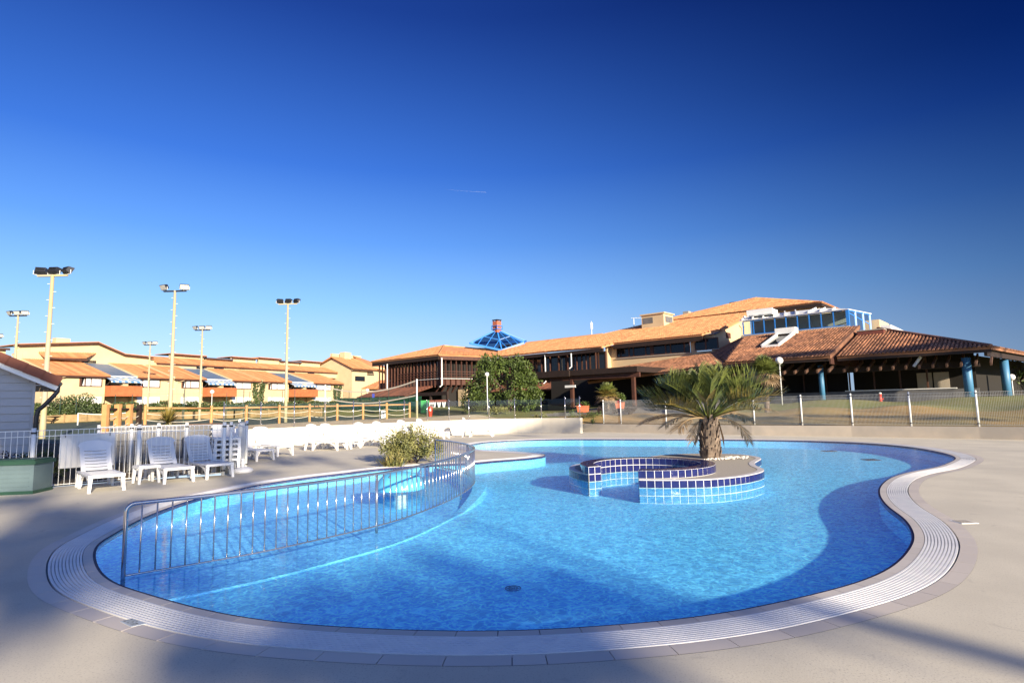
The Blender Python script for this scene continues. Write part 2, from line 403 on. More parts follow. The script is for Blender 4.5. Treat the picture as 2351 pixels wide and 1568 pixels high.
RAIL = [(-4.01,6.11),(-3.5,6.52),(-3.0,6.97),(-2.54,7.52),(-1.99,8.28),(-1.66,8.9),(-1.3,9.92),(-1.05,10.94),(-0.91,11.9),(-0.87,12.7),(-0.93,13.3),(-1.17,14.25),(-1.58,15.25),(-2.2,16.35)]
RC = resample(catmull(RAIL, False, 0.05), 0.08)

# water surface: see-through with a Fresnel mirror on ripples
def watermat():
    m = bpy.data.materials.new('pool_water'); m.use_nodes = True; t = m.node_tree; t.nodes.clear()
    o = nd(t, 'OutputMaterial'); tcn = nd(t, 'TexCoord'); mp = nd(t, 'Mapping'); mp.inputs['Scale'].default_value = (1, 1, 1)
    lk(t, tcn.outputs['Object'], mp.inputs['Vector'])
    n1 = nd(t, 'TexNoise', Scale=7.0, Detail=2.0, Distortion=0.6); n2 = nd(t, 'TexNoise', Scale=22.0, Detail=2.0, Distortion=0.4)
    nb = nd(t, 'TexNoise', Scale=0.45, Detail=1.0)
    for q in (n1, n2, nb): lk(t, mp.outputs[0], q.inputs['Vector'])
    # wind roughens the far and right part of the pool more than the sheltered near left part
    sx = nd(t, 'SeparateXYZ'); lk(t, tcn.outputs['Object'], sx.inputs[0])
    def mt(op, a, b):
        k = nd(t, 'Math'); k.operation = op
        for i, x in enumerate((a, b)):
            if isinstance(x, (int, float)): k.inputs[i].default_value = x
            else: lk(t, x, k.inputs[i])
        return k.outputs[0]
    wind = mt('ADD', mt('MULTIPLY', sx.outputs[0], 0.10), mt('MULTIPLY', sx.outputs[1], 0.05))
    wind = mt('ADD', wind, mt('MULTIPLY', nb.outputs[0], 0.5))
    mr = nd(t, 'MapRange'); mr.inputs[1].default_value = 0.2; mr.inputs[2].default_value = 1.2; mr.inputs[3].default_value = 0.10; mr.inputs[4].default_value = 1.0
    lk(t, wind, mr.inputs[0])
    h = mt('ADD', n1.outputs[0], mt('MULTIPLY', n2.outputs[0], 0.45))
    bp = nd(t, 'Bump', Distance=0.045); lk(t, h, bp.inputs['Height']); lk(t, mt('MULTIPLY', mr.outputs[0], 0.22), bp.inputs['Strength'])
    # caustic light painted into the transmission colour: noise ridges brighten what goes through
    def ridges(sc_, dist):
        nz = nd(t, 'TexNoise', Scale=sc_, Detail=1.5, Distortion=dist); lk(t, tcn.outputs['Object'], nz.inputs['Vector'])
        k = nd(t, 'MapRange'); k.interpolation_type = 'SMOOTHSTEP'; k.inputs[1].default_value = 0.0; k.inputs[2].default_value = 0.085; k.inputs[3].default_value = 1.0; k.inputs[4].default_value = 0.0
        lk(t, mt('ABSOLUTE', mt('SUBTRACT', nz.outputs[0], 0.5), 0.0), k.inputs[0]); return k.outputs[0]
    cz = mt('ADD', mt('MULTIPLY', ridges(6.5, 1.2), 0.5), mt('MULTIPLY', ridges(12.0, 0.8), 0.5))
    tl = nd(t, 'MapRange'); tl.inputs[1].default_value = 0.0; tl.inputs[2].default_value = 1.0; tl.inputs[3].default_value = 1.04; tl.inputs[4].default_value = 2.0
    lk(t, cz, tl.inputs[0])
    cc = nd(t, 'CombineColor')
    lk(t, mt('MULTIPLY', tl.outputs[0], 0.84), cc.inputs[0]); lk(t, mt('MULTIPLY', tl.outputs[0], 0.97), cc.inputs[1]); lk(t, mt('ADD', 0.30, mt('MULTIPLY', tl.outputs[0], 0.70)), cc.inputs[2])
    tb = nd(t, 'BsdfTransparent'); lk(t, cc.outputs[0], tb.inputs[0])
    gl = nd(t, 'BsdfGlossy', Roughness=0.02); gl.inputs[0].default_value = (0.9, 0.9, 0.9, 1); lk(t, bp.outputs[0], gl.inputs['Normal'])
    fr = nd(t, 'Fresnel', IOR=1.33)
    mx = nd(t, 'MixShader'); lk(t, mt('MULTIPLY', fr.outputs[0], 0.6), mx.inputs[0]); lk(t, tb.outputs[0], mx.inputs[1]); lk(t, gl.outputs[0], mx.inputs[2])
    lk(t, mx.outputs[0], o.inputs[0]); return m
M['water'] = watermat()
def linermat(name, c, c2):
    m, t, p = newmat(name); tcn = nd(t, 'TexCoord'); p.inputs['Roughness'].default_value = 0.6
    vo = nd(t, 'TexVoronoi', Scale=9.0); vo.feature = 'DISTANCE_TO_EDGE'; lk(t, tcn.outputs['Object'], vo.inputs['Vector'])
    nz = nd(t, 'TexNoise', Scale=14.0, Detail=3.0); lk(t, tcn.outputs['Object'], nz.inputs['Vector'])
    a = mix(t, ramp(t, nz.outputs[0], 0.3, 0.7), c, c2); lk(t, a, p.inputs['Base Color']); return m
M['liner'] = linermat('blue_pool_liner', (0.19, 0.64, 0.99), (0.165, 0.59, 0.98))
M['liners'] = linermat('pale_pool_liner', (0.20, 0.58, 0.99), (0.18, 0.54, 0.97))

fill('water', [EDGE], WATER_Z, M['water'])
fill('pool_floor', [offset_closed(EDGE, 0.02)], DEEP_Z, M['liner'])
mb = MB(); ribbon(mb, EDGE, EDGE, WATER_Z - 0.05, DEEP_Z - 0.02); mb.build('pool_wall', M['liner'], kind='structure')
# shallow paddling basin west of the railing
cE = sorted(range(len(EDGE)), key=lambda i: (EDGE[i] - RC[0]).length)[0]
cF = sorted(range(len(EDGE)), key=lambda i: (EDGE[i] - RC[-1]).length)[0]
n = len(EDGE); seq = []; i = cF
while True:
    seq.append(EDGE[i]);
    if i == cE: break
    i = (i + 1) % n
if len(seq) > n * 0.75 or min(p.x for p in seq) > -5:
    seq = []; i = cF
    while True:
        seq.append(EDGE[i])
        if i == cE: break
        i = (i - 1) % n
SHAL = seq + RC[1:-1]
fill('paddling_floor', [SHAL], SHAL_Z, M['liners'])
mb = MB()
L1 = []; L2 = []
for i, p in enumerate(RC):
    tq = (RC[min(i + 1, len(RC) - 1)] - RC[max(i - 1, 0)]).normalized(); nn = V((tq.y, -tq.x, 0))
    wd_ = 0.05 + 0.22 * max(0.0, min(1.0, (i / len(RC) - 0.45) / 0.25)); L1.append(p - nn * 0.05); L2.append(p + nn * wd_)
zt_ = [SHAL_Z + 0.005 + (-0.06 - SHAL_Z) * max(0.0, min(1.0, (i / len(RC) - 0.5) / 0.2)) for i in range(len(RC))]
n_ = len(RC); mb.add([(p.x, p.y, z) for p, z in zip(L1, zt_)] + [(p.x, p.y, z) for p, z in zip(L2, zt_)] + [(p.x, p.y, DEEP_Z - 0.02) for p in L2] + [(p.x, p.y, SHAL_Z - 0.02) for p in L1],
       [(i, i + 1, n_ + i + 1, n_ + i) for i in range(n_ - 1)] + [(n_ + i, n_ + i + 1, 2 * n_ + i + 1, 2 * n_ + i) for i in range(n_ - 1)] + [(3 * n_ + i, 3 * n_ + i + 1, i + 1, i) for i in range(n_ - 1)])
mb.build('dividing_wall', pmat('pale_submerged_tile', (0.17, 0.54, 0.90), 0.5, (0.15, 0.50, 0.86), 3.0), kind='structure')

# coping: navy lip, inner tile band, overflow grating, outer tile band
mb = MB(); ribbon(mb, EDGE, EDGE, -0.004, WATER_Z - 0.05); mb.build('waterline_tile', M['navy'], kind='structure')
A1 = offset_closed(EDGE, W1); A2 = clean_offset(W2); A3 = clean_offset(W3)
def tilebandmat(name, c, c2):
    m, t, p = newmat(name); p.inputs['Roughness'].default_value = 0.5
    g = nd(t, 'NewGeometry'); lk(t, mix(t, g.outputs['Random Per Island'], c, c2), p.inputs['Base Color']); return m
M['bandin'] = tilebandmat('coping_tile_inner', (0.56, 0.52, 0.48), (0.50, 0.465, 0.43))
M['bandout'] = tilebandmat('coping_tile_outer', (0.60, 0.545, 0.48), (0.53, 0.48, 0.43))
def tileband(name, d0, d1, length, mat, gap=0.006):
    n = len(EDGE); per = max(1, int(round(length / 0.1))); mb = MB()
    o0 = offset_closed(EDGE, d0); o1 = offset_closed(EDGE, d1)
    for i in range(0, n, per):
        idx = [(i + k) % n for k in range(per + 1)] if i + per <= n else [(k) % n for k in range(i, n + 1)]
        if any(min((o1[j] - q).length_squared for q in EDGE[::2]) < (0.93 * d1) ** 2 for j in idx): continue
        a = [o0[j] for j in idx]; b = [o1[j] for j in idx]
        ga = (a[-1] - a[0]).normalized() * gap / 2
        a = [a[0] + ga] + a[1:-1] + [a[-1] - ga]; b = [b[0] + ga] + b[1:-1] + [b[-1] - ga]
        m_ = len(a); vs = [(p.x, p.y, 0.002) for p in a] + [(p.x, p.y, 0.002) for p in b]
        vs += [(x, y, -0.03) for x, y, z in vs]; N = 2 * m_
        fs = [(k, m_ + k, m_ + k + 1, k + 1) for k in range(m_ - 1)]
        fs += [(k, k + 1, N + k + 1, N + k) for k in range(m_ - 1)] + [(0, N, N + m_, m_), (m_ - 1, 2 * m_ - 1, N + 2 * m_ - 1, N + m_ - 1)]
        mb.add(vs, fs)
    return mb.build(name, mat, kind='structure')
mb = MB(); ribbon(mb, EDGE, offset_closed(EDGE, 0.03), -0.004, -0.004); mb.build('coping_lip', pmat('navy_lip_tile', (0.012, 0.016, 0.07), 0.6, spec=0.2), kind='structure')
tileband('coping_inner', 0.03, W1, 0.3, M['bandin'])
tileband('coping_outer', W2, W3, 0.4, M['bandout'])
gb = fill('coping_bed', [EDGE, resample(OFF3, 0.12, True)], -0.034, M['slot'])
# grating: concentric ribs joined by short staggered bridges, open in between over a dark channel
gr = MB(); nrib = 10; o_all = {}
for k in range(nrib):
    d0 = W1 + 0.006 + (W2 - W1 - 0.012) * k / nrib; d1 = d0 + 0.020
    a = offset_closed(EDGE, d0); b = offset_closed(EDGE, d1)
    okk = [min((b[j] - q).length_squared for q in EDGE[::2]) > (0.93 * d1) ** 2 for j in range(len(EDGE))]
    n = len(EDGE); vs = [(p.x, p.y, 0.004) for p in a] + [(p.x, p.y, 0.004) for p in b] + [(p.x, p.y, -0.02) for p in a] + [(p.x, p.y, -0.02) for p in b]
    fs = []
    for i in range(n):
        j = (i + 1) % n
        if not (okk[i] and okk[j]): continue
        fs += [(i, n + i, n + j, j), (2 * n + i, i, j, 2 * n + j), (n + i, 3 * n + i, 3 * n + j, n + j)]
    gr.add(vs, fs)
    if k < nrib - 1:
        e = offset_closed(EDGE, d1 + 0.0135)
        for i in range(n):
            if not okk[i] or EDGE[i].y > 14: continue
            for q in (0.0, 0.5):
                p = e[i].lerp(e[(i + 1) % n], q + (0.25 if k % 2 else 0.0)); tq = (e[(i + 1) % n] - e[i]).normalized()
                gr.box((p.x, p.y, -0.008), (0.022, 0.016, 0.022), (tq, V((-tq.y, tq.x, 0)), V((0, 0, 1))))
tag(gr.build('overflow_grating', M['grate']), 'white slotted overflow grating curving all round the pool edge', 'grating')

# ------------------------------------------------------------------ enclosure boundary, terrain
WXY = [(-11.17, 25.77), (-10.16, 27.02), (-9.13, 28.24), (-8.08, 29.42), (-7.01, 30.54), (-5.92, 31.57), (-4.81, 32.48), (-3.68, 33.24), (-2.59, 33.8), (-1.44, 34.18), (0.07, 34.29), (1.61, 33.91), (2.93, 33.14), (3.69, 32.5)]
WALLPX = [(598,984),(675,980.6),(746,976.8),(811,974.7),(871.6,972),(928,969),(980.7,966.8),(1030.8,964.6),(1076.7,963),(1123,962),(1182,961.6),(1243,960),(1298,958.9),(1331.6,959.2)]
WT = 0.84
WP = [V((x, y, WT)) for x, y in WXY]
_d = (WP[0] - WP[1]); WSTART = WP[0] + _d.normalized() * 2.9
WLINE = [WSTART] + WP
RW = [gz(u, v, 0.45) for u, v in [(1334,973),(1725,976.4),(1954,977.4),(2087,978.4),(2247,979.6),(2351,980.6)]]
RLINE = [RW[0]] + RW[1:] + [RW[-1] + (RW[-1] - RW[-2]).normalized() * 9]
FENA = [V((-24, 5.5, 0)), gz(80, 1121, 0), gz(314.6, 1101.7, 0), gz(512, 1090.5, 0)]
BND = [(-60, -30), (-30, -2)] + [(p.x, p.y) for p in FENA] + [(-9.3, 19.0)] + [(p.x, p.y) for p in WLINE] + [(p.x, p.y) for p in RLINE] + [(30, -4), (60, -30)]
C0 = V((1.0, 13.0, 0))
import bisect
def bnd_r(th):
    dx, dy = math.cos(th), math.sin(th); best = None
    L = BND + [BND[0]]
    for i in range(len(L) - 1):
        x1, y1 = L[i][0] - C0.x, L[i][1] - C0.y; x2, y2 = L[i + 1][0] - C0.x, L[i + 1][1] - C0.y
        ex, ey = x2 - x1, y2 - y1; den = dx * ey - dy * ex
        if abs(den) < 1e-9: continue
        t = (x1 * ey - y1 * ex) / den; s_ = (x1 * dy - y1 * dx) / den
        if t > 0 and -1e-6 <= s_ <= 1 + 1e-6 and (best is None or t > best): best = t
    return best or 40.0
CTRL = [(p.x, p.y, WT - 0.04) for p in resample(WLINE, 0.8)] + [(p.x, p.y, 0.41) for p in resample(RLINE, 0.5)] + [(-24, 5.5, 0), (-10.8, 13, 0), (-9.3, 14.2, 0), (-7.6, 15.0, 0.05), (-8.6, 18.5, 0.35), (-60, -30, 0), (60, -30, 0), (30, -4, 0.4),
    (-20, 17, 0.1), (-16, 22, 0.2), (-27, 33, 0.25), (-20, 33, 0.35), (-14, 31, 0.7), (-12, 28, 0.8), (-10, 37.6, 0.83), (-7.5, 42, 0.8), (-8, 47, 0.8), (-18, 47, 0.6), (-27, 60, 0.62), (-45, 60, 0.62), (-55, 60, 0.62), (-50, 45, 0.5), (-38, 72, 0.75), (-20, 66, 0.8),
    (-57, 78, 1.55), (-47, 97, 1.55), (-37, 115, 1.55), (-45, 76, 1.15), (-36, 90, 1.25), (-90, 70, 1.5), (-18, 74, 1.6), (-8, 66, 1.62), (2, 66, 1.6), (12, 58, 1.6), (0, 48, 1.08), (-4, 44, 0.95), (8, 46, 1.30), (16, 45, 1.5), (22, 40, 1.52), (28, 35, 1.52), (34, 38, 1.55),
    (8, 37, 0.95), (5, 38, 0.92), (12, 36, 1.05), (17, 33, 1.15), (21, 31, 1.2), (26, 27, 1.2), (20, 27, 0.75), (14, 31, 0.75), (30, 30, 1.4), (0, 90, 1.6), (-40, 130, 1.6), (40, 60, 1.6), (60, 30, 1.5), (0, 160, 1.6), (-100, 150, 1.6), (100, 100, 1.6), (120, 0, 1.0), (-120, 20, 1.0)]
def tz(x, y):
    sw = sz = 0.0
    for a, b, z in CTRL:
        d = (a - x) ** 2 + (b - y) ** 2 + 0.3
        w_ = 1.0 / (d * math.sqrt(d)); sw += w_; sz += w_ * z
    return sz / sw
# ground zones
RPP = [(565, 971.5), (641, 968.3), (710.5, 966.2), (774, 964), (833.5, 962), (888, 960.7), (940.5, 958.5)]
SANDP = [(-7.6, 15), (-8.9, 18.3)] + [(p.x, p.y) for p in WLINE[:11]] + [(3.0, 33.4), (3.0, 36.5), (-1, 40), (-3.5, 46.5)] + [(p.x - 0.2, p.y + 0.5) for p in (gz(u, v, 0.81) for u, v in RPP[::-1])] + [(-21, 35.5), (-19.5, 30), (-16.5, 26), (-13, 20), (-9, 15.5)]
COURTP = [(-16.8, 27), (-12.2, 33.4), (-10.8, 39), (-9.5, 49), (-22, 66), (-48, 66), (-62, 52), (-34, 22), (-20, 22)]
PATHP = [(1.6, 41.5), (6, 40.0), (11, 40.2), (14.5, 40.5), (18, 44), (15, 48), (14, 60), (9, 60), (8.5, 47), (4, 46), (1.2, 44)]
PATH2 = [(22, 33), (21, 31)]
def zone(x, y):
    if inpoly(x, y, SANDP): return 'sand'
    if inpoly(x, y, COURTP): return 'tennis_court'
    if inpoly(x, y, PATHP): return 'path'
    k = mnoise.noise(V((x * 0.35, y * 0.35, 0))) * 1.0
    if x > 3 and y < 45:
        d = (y - 24) * 0.72 + (x - 12) * 0.69 + k
        return 'dry_lawn' if d < 10.5 + k else 'lawn'
    if y < 27 and x < -8: return 'dirt'
    return 'lawn' if y < 140 else 'ground'
ths = []
th = 0.0
while th < 360:
    ths.append(R(th)); th += 0.22 if 28 < th < 178 else 2.0
rows = [0.0]
st = 0.16
while rows[-1] < 60: rows.append(rows[-1] + st); st *= 1.03
while rows[-1] < 5000: rows.append(rows[-1] * 1.35)
rb = [bnd_r(t) for t in ths]
ZM = {'sand': 'sand', 'tennis_court': 'court', 'path': 'asphalt', 'dry_lawn': 'dry', 'lawn': 'lawn', 'dirt': 'dirt', 'ground': 'dirt'}
zf = {}; grid = []
for a, t in enumerate(ths):
    ln = []
    for r in rows:
        x = C0.x + math.cos(t) * (rb[a] + r); y = C0.y + math.sin(t) * (rb[a] + r)
        z = tz(x, y)
        if r < 2.5 and x > 4.2 and y > 8: z = 0.41 + (z - 0.41) * min(1.0, r / 2.5)
        if inpoly(x, y, SANDP): z += 0.05 * mnoise.noise(V((x * 0.8, y * 0.8, 3)))
        ln.append((x, y, z))
    grid.append(ln)
for a in range(len(ths)):
    b = (a + 1) % len(ths)
    for i in range(len(rows) - 1):
        q = [grid[a][i], grid[a][i + 1], grid[b][i + 1], grid[b][i]]
        zf.setdefault(zone(sum(p[0] for p in q) / 4, sum(p[1] for p in q) / 4), []).append((a, i, b))
for zn, L in zf.items():
    idx = {}; vs = []; fs = []
    for a, i, b in L:
        f = []
        for k in ((a, i), (a, i + 1), (b, i + 1), (b, i)):
            if k not in idx: idx[k] = len(vs); vs.append(grid[k[0]][k[1]])
            f.append(idx[k])
        fs.append(tuple(reversed(f)))
    mb = MB(); mb.v = vs; mb.f = fs; mb.build(zn, M[ZM[zn]], smooth=True, kind='structure')
fill('deck', [[V((x, y, 0)) for x, y in BND], OFF3], 0.0, M['deck'])

# ------------------------------------------------------------------ boundary walls and fences
def wall(name, line, z1, th, mat, label, ext=0.0):
    mb = MB(); n = len(line); A = []; B = []
    for i, p in enumerate(line):
        t = (line[min(i + 1, n - 1)] - line[max(i - 1, 0)]).normalized(); nn = V((-t.y, t.x, 0))
        A.append(V((p.x, p.y, 0)) - nn * 0.02); B.append(V((p.x, p.y, 0)) + nn * th)
    vs = [(p.x, p.y, -0.3) for p in A] + [(p.x, p.y, z1) for p in A] + [(p.x, p.y, z1) for p in B] + [(p.x, p.y, -0.3) for p in B]
    fs = []
    for i in range(n - 1):
        for k in range(3): fs.append((k * n + i, k * n + i + 1, (k + 1) * n + i + 1, (k + 1) * n + i))
    fs += [(0, n, 2 * n, 3 * n), (n - 1, 4 * n - 1, 3 * n - 1, 2 * n - 1)]
    mb.add(vs, fs); return tag(mb.build(name, mat), label, 'wall')
dd = (WLINE[-1] - WLINE[-2]).normalized()
WCURVE = resample(catmull(WLINE, False, 0.4), 0.5)
wall('retaining_wall', WCURVE, WT, 0.22, M['wallw'], 'low cream retaining wall curving behind the white loungers under the glass fence')
wall('retaining_wall', RLINE, 0.45, 0.22, M['wallg'], 'low grey beige wall along the far right pool deck under the mesh fence')

def post_line_glass():
    t = thing('glass_fence', 'clear glass panel fence with slim steel posts on the cream wall', 'fence', (WLINE[3].x, WLINE[3].y, WT))
    off = t.location
    pts = [p.copy() for p in WLINE[1:]]
    pts = [pts[0] + (pts[0] - pts[1])] + pts
    H = 1.17
    for p in pts:
        mb = MB(); mb.cyl((p.x, p.y), 0.024, WT, WT + H, 10); mb.cyl((p.x, p.y), 0.055, WT, WT + 0.03, 12, 0.04)
        mb.sphere((p.x, p.y, WT + H), 0.026, 8); mb.box((p.x + 0.03, p.y, WT + H - 0.08), (0.09, 0.03, 0.03)); mb.box((p.x + 0.03, p.y, WT + 0.2), (0.09, 0.03, 0.03))
        mb.build('post', M['steel'], t, off, True)
    for a, b in zip(pts[:-1], pts[1:]):
        d = (b - a); L = d.length; d.normalize()
        mb = MB(); mb.beam(a + d * 0.05 + V((0, 0, 0.60)), b - d * 0.05 + V((0, 0, 0.60)), 0.010, 0.98)
        mb.build('glass_panel', M['glass'], t, off)
post_line_glass()

def mesh_fence(label, posts, zs, H, pr, step, wr, mats, pname='fence', clip=True, caps=True, group=None):
    t = thing(pname, label, 'fence', (posts[0].x, posts[0].y, zs[0]), group=group); off = t.location
    for p, z in zip(posts, zs):
        mb = MB(); mb.cyl((p.x, p.y), pr, z, z + H + 0.06, 12); po = mb.build('post', mats, t, off, True)
        if clip:
            mb = MB(); mb.cyl((p.x, p.y), pr + 0.008, z + 0.10, z + 0.135, 12); mb.cyl((p.x, p.y), pr + 0.008, z + H - 0.07, z + H - 0.03, 12); mb.build('clamp', M['black'], po, off)
    for (a, za), (b, zb) in zip(list(zip(posts, zs))[:-1], list(zip(posts, zs))[1:]):
        d = V((b.x - a.x, b.y - a.y, 0)); L = d.length; d.normalize(); k = max(2, int(L / step)); mb = MB()
        for i in range(k + 1):
            s = pr + 0.02 + (L - 2 * pr - 0.04) * i / k; x, y = a.x + d.x * s, a.y + d.y * s; z = za + (zb - za) * s / L
            mb.tube([(x, y, z + 0.04), (x, y, z + H)], wr, 4, cap=False)
        for hz in (0.06, H - 0.13, H):
            mb.beam((a.x, a.y, za + hz), (b.x, b.y, zb + hz), wr * 2.2, wr * 2.2)
        mb.build('wire_panel', M['wire'] if mats == M['galv'] else mats, t, off)
    return t
# right mesh fence on the wall: posts where the photo shows them
RPX = [(1384,972.5),(1424,973),(1528,974.5),(1731,975.5),(1841,976.4),(1957,977.4),(2092,978.4),(2248,979.6)]
RP = [gz(u, v, 0.45) + V((0.07, 0.09, 0)) for u, v in RPX]
RP += [RP[-1] + (RP[-1] - RP[-2]) * k for k in (1.0, 2.0, 3.0)]
mesh_fence('grey vertical wire fence with steel posts on the wall before the lawn', RP, [0.45] * len(RP), 1.30, 0.034, 0.05, 0.0045, M['galv'])
# left white fence along the near deck
LA_ = gz(69.6, 1124, 0)
FL = [V((-17.5, 9.2, 0)), V((-14.2, 11.1, 0)), gz(69, 1124, 0), gz(314.6, 1101.7, 0), gz(512, 1090.5, 0)]
mesh_fence('white vertical bar fence behind the three front loungers', FL, [0] * 5, 1.30, 0.045, 0.11, 0.007, M['whitepaint'])
F5 = FL[-1]
FB = [F5 + V((0.02, 0.32, 0)), V((-7.72, 16.9, 0)), V((-9.2, 19.6, 0))]
mesh_fence('white vertical bar fence turning back from the end post beside stacked loungers', FB, [0, 0, 0], 1.30, 0.04, 0.11, 0.006, M['whitepaint'])
FC = [V((-10.9, 15.35, 0)), V((-10.2, 15.6, 0)), V((-9.6, 15.8, 0)), V((-8.95, 16.0, 0))]
mesh_fence('inner white bar fence before the grey planter box', FC, [0] * 4, 1.30, 0.04, 0.10, 0.006, M['whitepaint'])
# white board tied on the fence
a, b = gz(199, 1112, 0), gz(257.5, 1107, 0)
d = (b - a); L = d.length; d.normalize(); nn = V((d.y, -d.x, 0))
t = thing('fence_board', 'white corrugated plastic board tied to the bar fence behind a lounger', 'board', (a.x + nn.x * 0.05, a.y + nn.y * 0.05, 0.42))
c0 = a.lerp(gz(131 + 0, 1117, 0), 1.0)
a = gz(131, 1117, 0); b = gz(258, 1106.5, 0); d = (b - a).normalized(); nn = V((d.y, -d.x, 0)); a = a + nn * 0.04; b = b + nn * 0.04
mb = MB(); k = 60; L = (b - a).length
for i in range(k):
    p = a + d * (L * (i + 0.5) / k); mb.box((p.x + nn.x * (0.006 if i % 2 else 0), p.y + nn.y * (0.006 if i % 2 else 0), 0.80), (L / k * 1.02, 0.012, 0.78), (d, nn, V((0, 0, 1))))
mb.build('board', M['plastic'], t, t.location)
mb = MB()
for p in (a + d * 0.1, b - d * 0.1): mb.box((p.x + nn.x * 0.012, p.y + nn.y * 0.012, 1.15), (0.015, 0.03, 0.06), (d, nn, V((0, 0, 1))))
mb.build('tie', M['black'], t, t.location)

# ------------------------------------------------------------------ paddling pool railing
t = thing('pool_railing', 'curved polished steel railing between the paddling pool and the main pool', 'railing', (RC[0].x, RC[0].y, -0.07)); off = t.location
RH = 0.72
ce = resample(RC, 0.06)
d0 = (RC[1] - RC[0]).normalized(); rr = 0.08
top = [V((RC[0].x, RC[0].y, -0.09)), V((RC[0].x, RC[0].y, RH - rr))]
for k in range(1, 6):
    an = PI / 2 * k / 5; top.append(RC[0] + d0 * (rr * (1 - math.cos(an))) + V((0, 0, RH - rr + rr * math.sin(an))))
top += [p + V((0, 0, RH)) for p in ce[3:]]
mb = MB(); mb.tube(top, 0.021, 12); mb.build('top_rail', M['steel'], t, off, True)
mb = MB(); mb.tube([p + V((0, 0, 0.005)) for p in ce], 0.011, 8); mb.build('bottom_rail', M['steel'], t, off, True)
bars = resample(RC, 0.138); tot = len(bars)
for i, p in enumerate(bars[1:-1]):
    thick = (i + 1) in (22, 43, 65, 86)
    mb = MB(); mb.cyl((p.x, p.y), 0.019 if thick else 0.0085, -0.09 if thick else 0.0, RH - 0.005, 10 if thick else 8); mb.build('post' if thick else 'bar', M['steel'], t, off, True)
p = bars[-1]; mb = MB(); mb.cyl((p.x, p.y), 0.019, -0.09, RH, 10); mb.build('post', M['steel'], t, off, True)

# ------------------------------------------------------------------ island with whirlpool ring and palm
RC0, RO, RI = V((2.93, 13.13, 0)), 1.46, 1.16
LEDG = [(2.43,11.62),(2.75,11.52),(3.26,11.45),(3.8,11.47),(4.46,11.77),(4.86,12.08),(5.21,12.46),(5.42,12.85),(5.5,13.2),(5.57,13.61),(5.78,14.2),(6.1,14.75),(6.36,15.2),(6.47,15.7),(6.4,16.25),(6.1,16.65),(5.4,16.95),(4.6,16.95),(3.9,16.5),(3.2,15.5),(2.6,15.05),(2.1,15.0),(1.68,14.86),(1.50,14.68),(1.36,14.35),(1.28,13.9),(1.31,13.42),(1.42,12.98),(1.56,12.62)]
lc = resample(catmull(LEDG, False, 0.05), 0.1)
GA0, GA1 = math.atan2(12.60 - RC0.y, 1.60 - RC0.x), math.atan2(11.74 - RC0.y, 2.45 - RC0.x)   # gap in the ring, facing the viewer
arc = lambda r, a0, a1, n: [RC0 + V((math.cos(a0 + (a1 - a0) * i / n), math.sin(a0 + (a1 - a0) * i / n), 0)) * r for i in range(n + 1)]
aS, aE = GA1, GA0 + 2 * PI                                                               # solid part of the ring, counter-clockwise
island = thing('pool_island', 'tiled pool island with a navy whirlpool ring and pale gravel top', 'island', (3.6, 13.6, 0)); off = island.location
ZL, ZR = 0.135, 0.295
ro = arc(RO, aS, aE, 96); ri = arc(RI, aS, aE, 96)
# ledge top (outside the ring) and rim tile
inner_path = arc(RO - 0.02, aS, aE, 96)
lo = lc
mb = MB(); mb.add([(p.x, p.y, ZL - 0.004) for p in lo + inner_path[::-1]], [tuple(range(len(lo) + len(inner_path)))])
fl = fill('gravel_top', [[V((p.x, p.y, 0)) for p in lo] + inner_path[::-1]], 0, M['ledge'], None)
fl.parent = island; fl.location = (0, 0, ZL - 0.006)
for v in fl.data.vertices: v.co -= V((off.x, off.y, 0))
mb = MB(); lin = []
for i, p in enumerate(lo):
    tq = (lo[min(i + 1, len(lo) - 1)] - lo[max(i - 1, 0)]).normalized(); lin.append(p + V((-tq.y, tq.x, 0)) * 0.13)
ribbon(mb, lin, lo, ZL, ZL, False); ribbon(mb, lo, lo, ZL, ZL - 0.02, False); mb.build('ledge_rim', M['ledgetop'], island, off)
def tilewall(name, path, z0, z1, rows, pitch, inward=False, mat='navy'):
    """grout backing with raised glazed tiles"""
    mb = MB(); ribbon(mb, path, path, z0, z1, False); mb.build(name + '_grout', M['grout'], island, off)
    P = resample(path, pitch); mb = MB(); hh = (z1 - z0) / rows
    for a, b in zip(P[:-1], P[1:]):
        d = (b - a); L = d.length; d.normalize(); nn = V((d.y, -d.x, 0)) * (-1 if inward else 1)
        for r_ in range(rows):
            c = (a + b) / 2 + nn * 0.0; mb.box((c.x + nn.x * 0.002, c.y + nn.y * 0.002, z0 + hh * (r_ + 0.5)), (L - 0.014, 0.010, hh - 0.014), (d, nn, V((0, 0, 1))))
    return mb.build(name, M[mat], island, off)
lighttile = pmat('pale_blue_tile', (0.10, 0.33, 0.62), 0.2, (0.09, 0.30, 0.58), 4.0)
M['ltile'] = lighttile
tilewall('ledge_tile', lo, WATER_Z - 0.01, ZL - 0.012, 1, 0.155)
tilewall('submerged_tile', [p + V((0, 0, 0)) for p in lo], DEEP_Z, WATER_Z - 0.012, 2, 0.155, mat='ltile')
tilewall('ring_outer_tile', ro, ZL, ZR, 1, 0.157)
tilewall('ring_inner_tile', ri, WATER_Z - 0.005, ZR, 2, 0.157, True)
tilewall('ring_submerged_tile', ri, DEEP_Z, WATER_Z - 0.008, 2, 0.157, True, 'ltile')
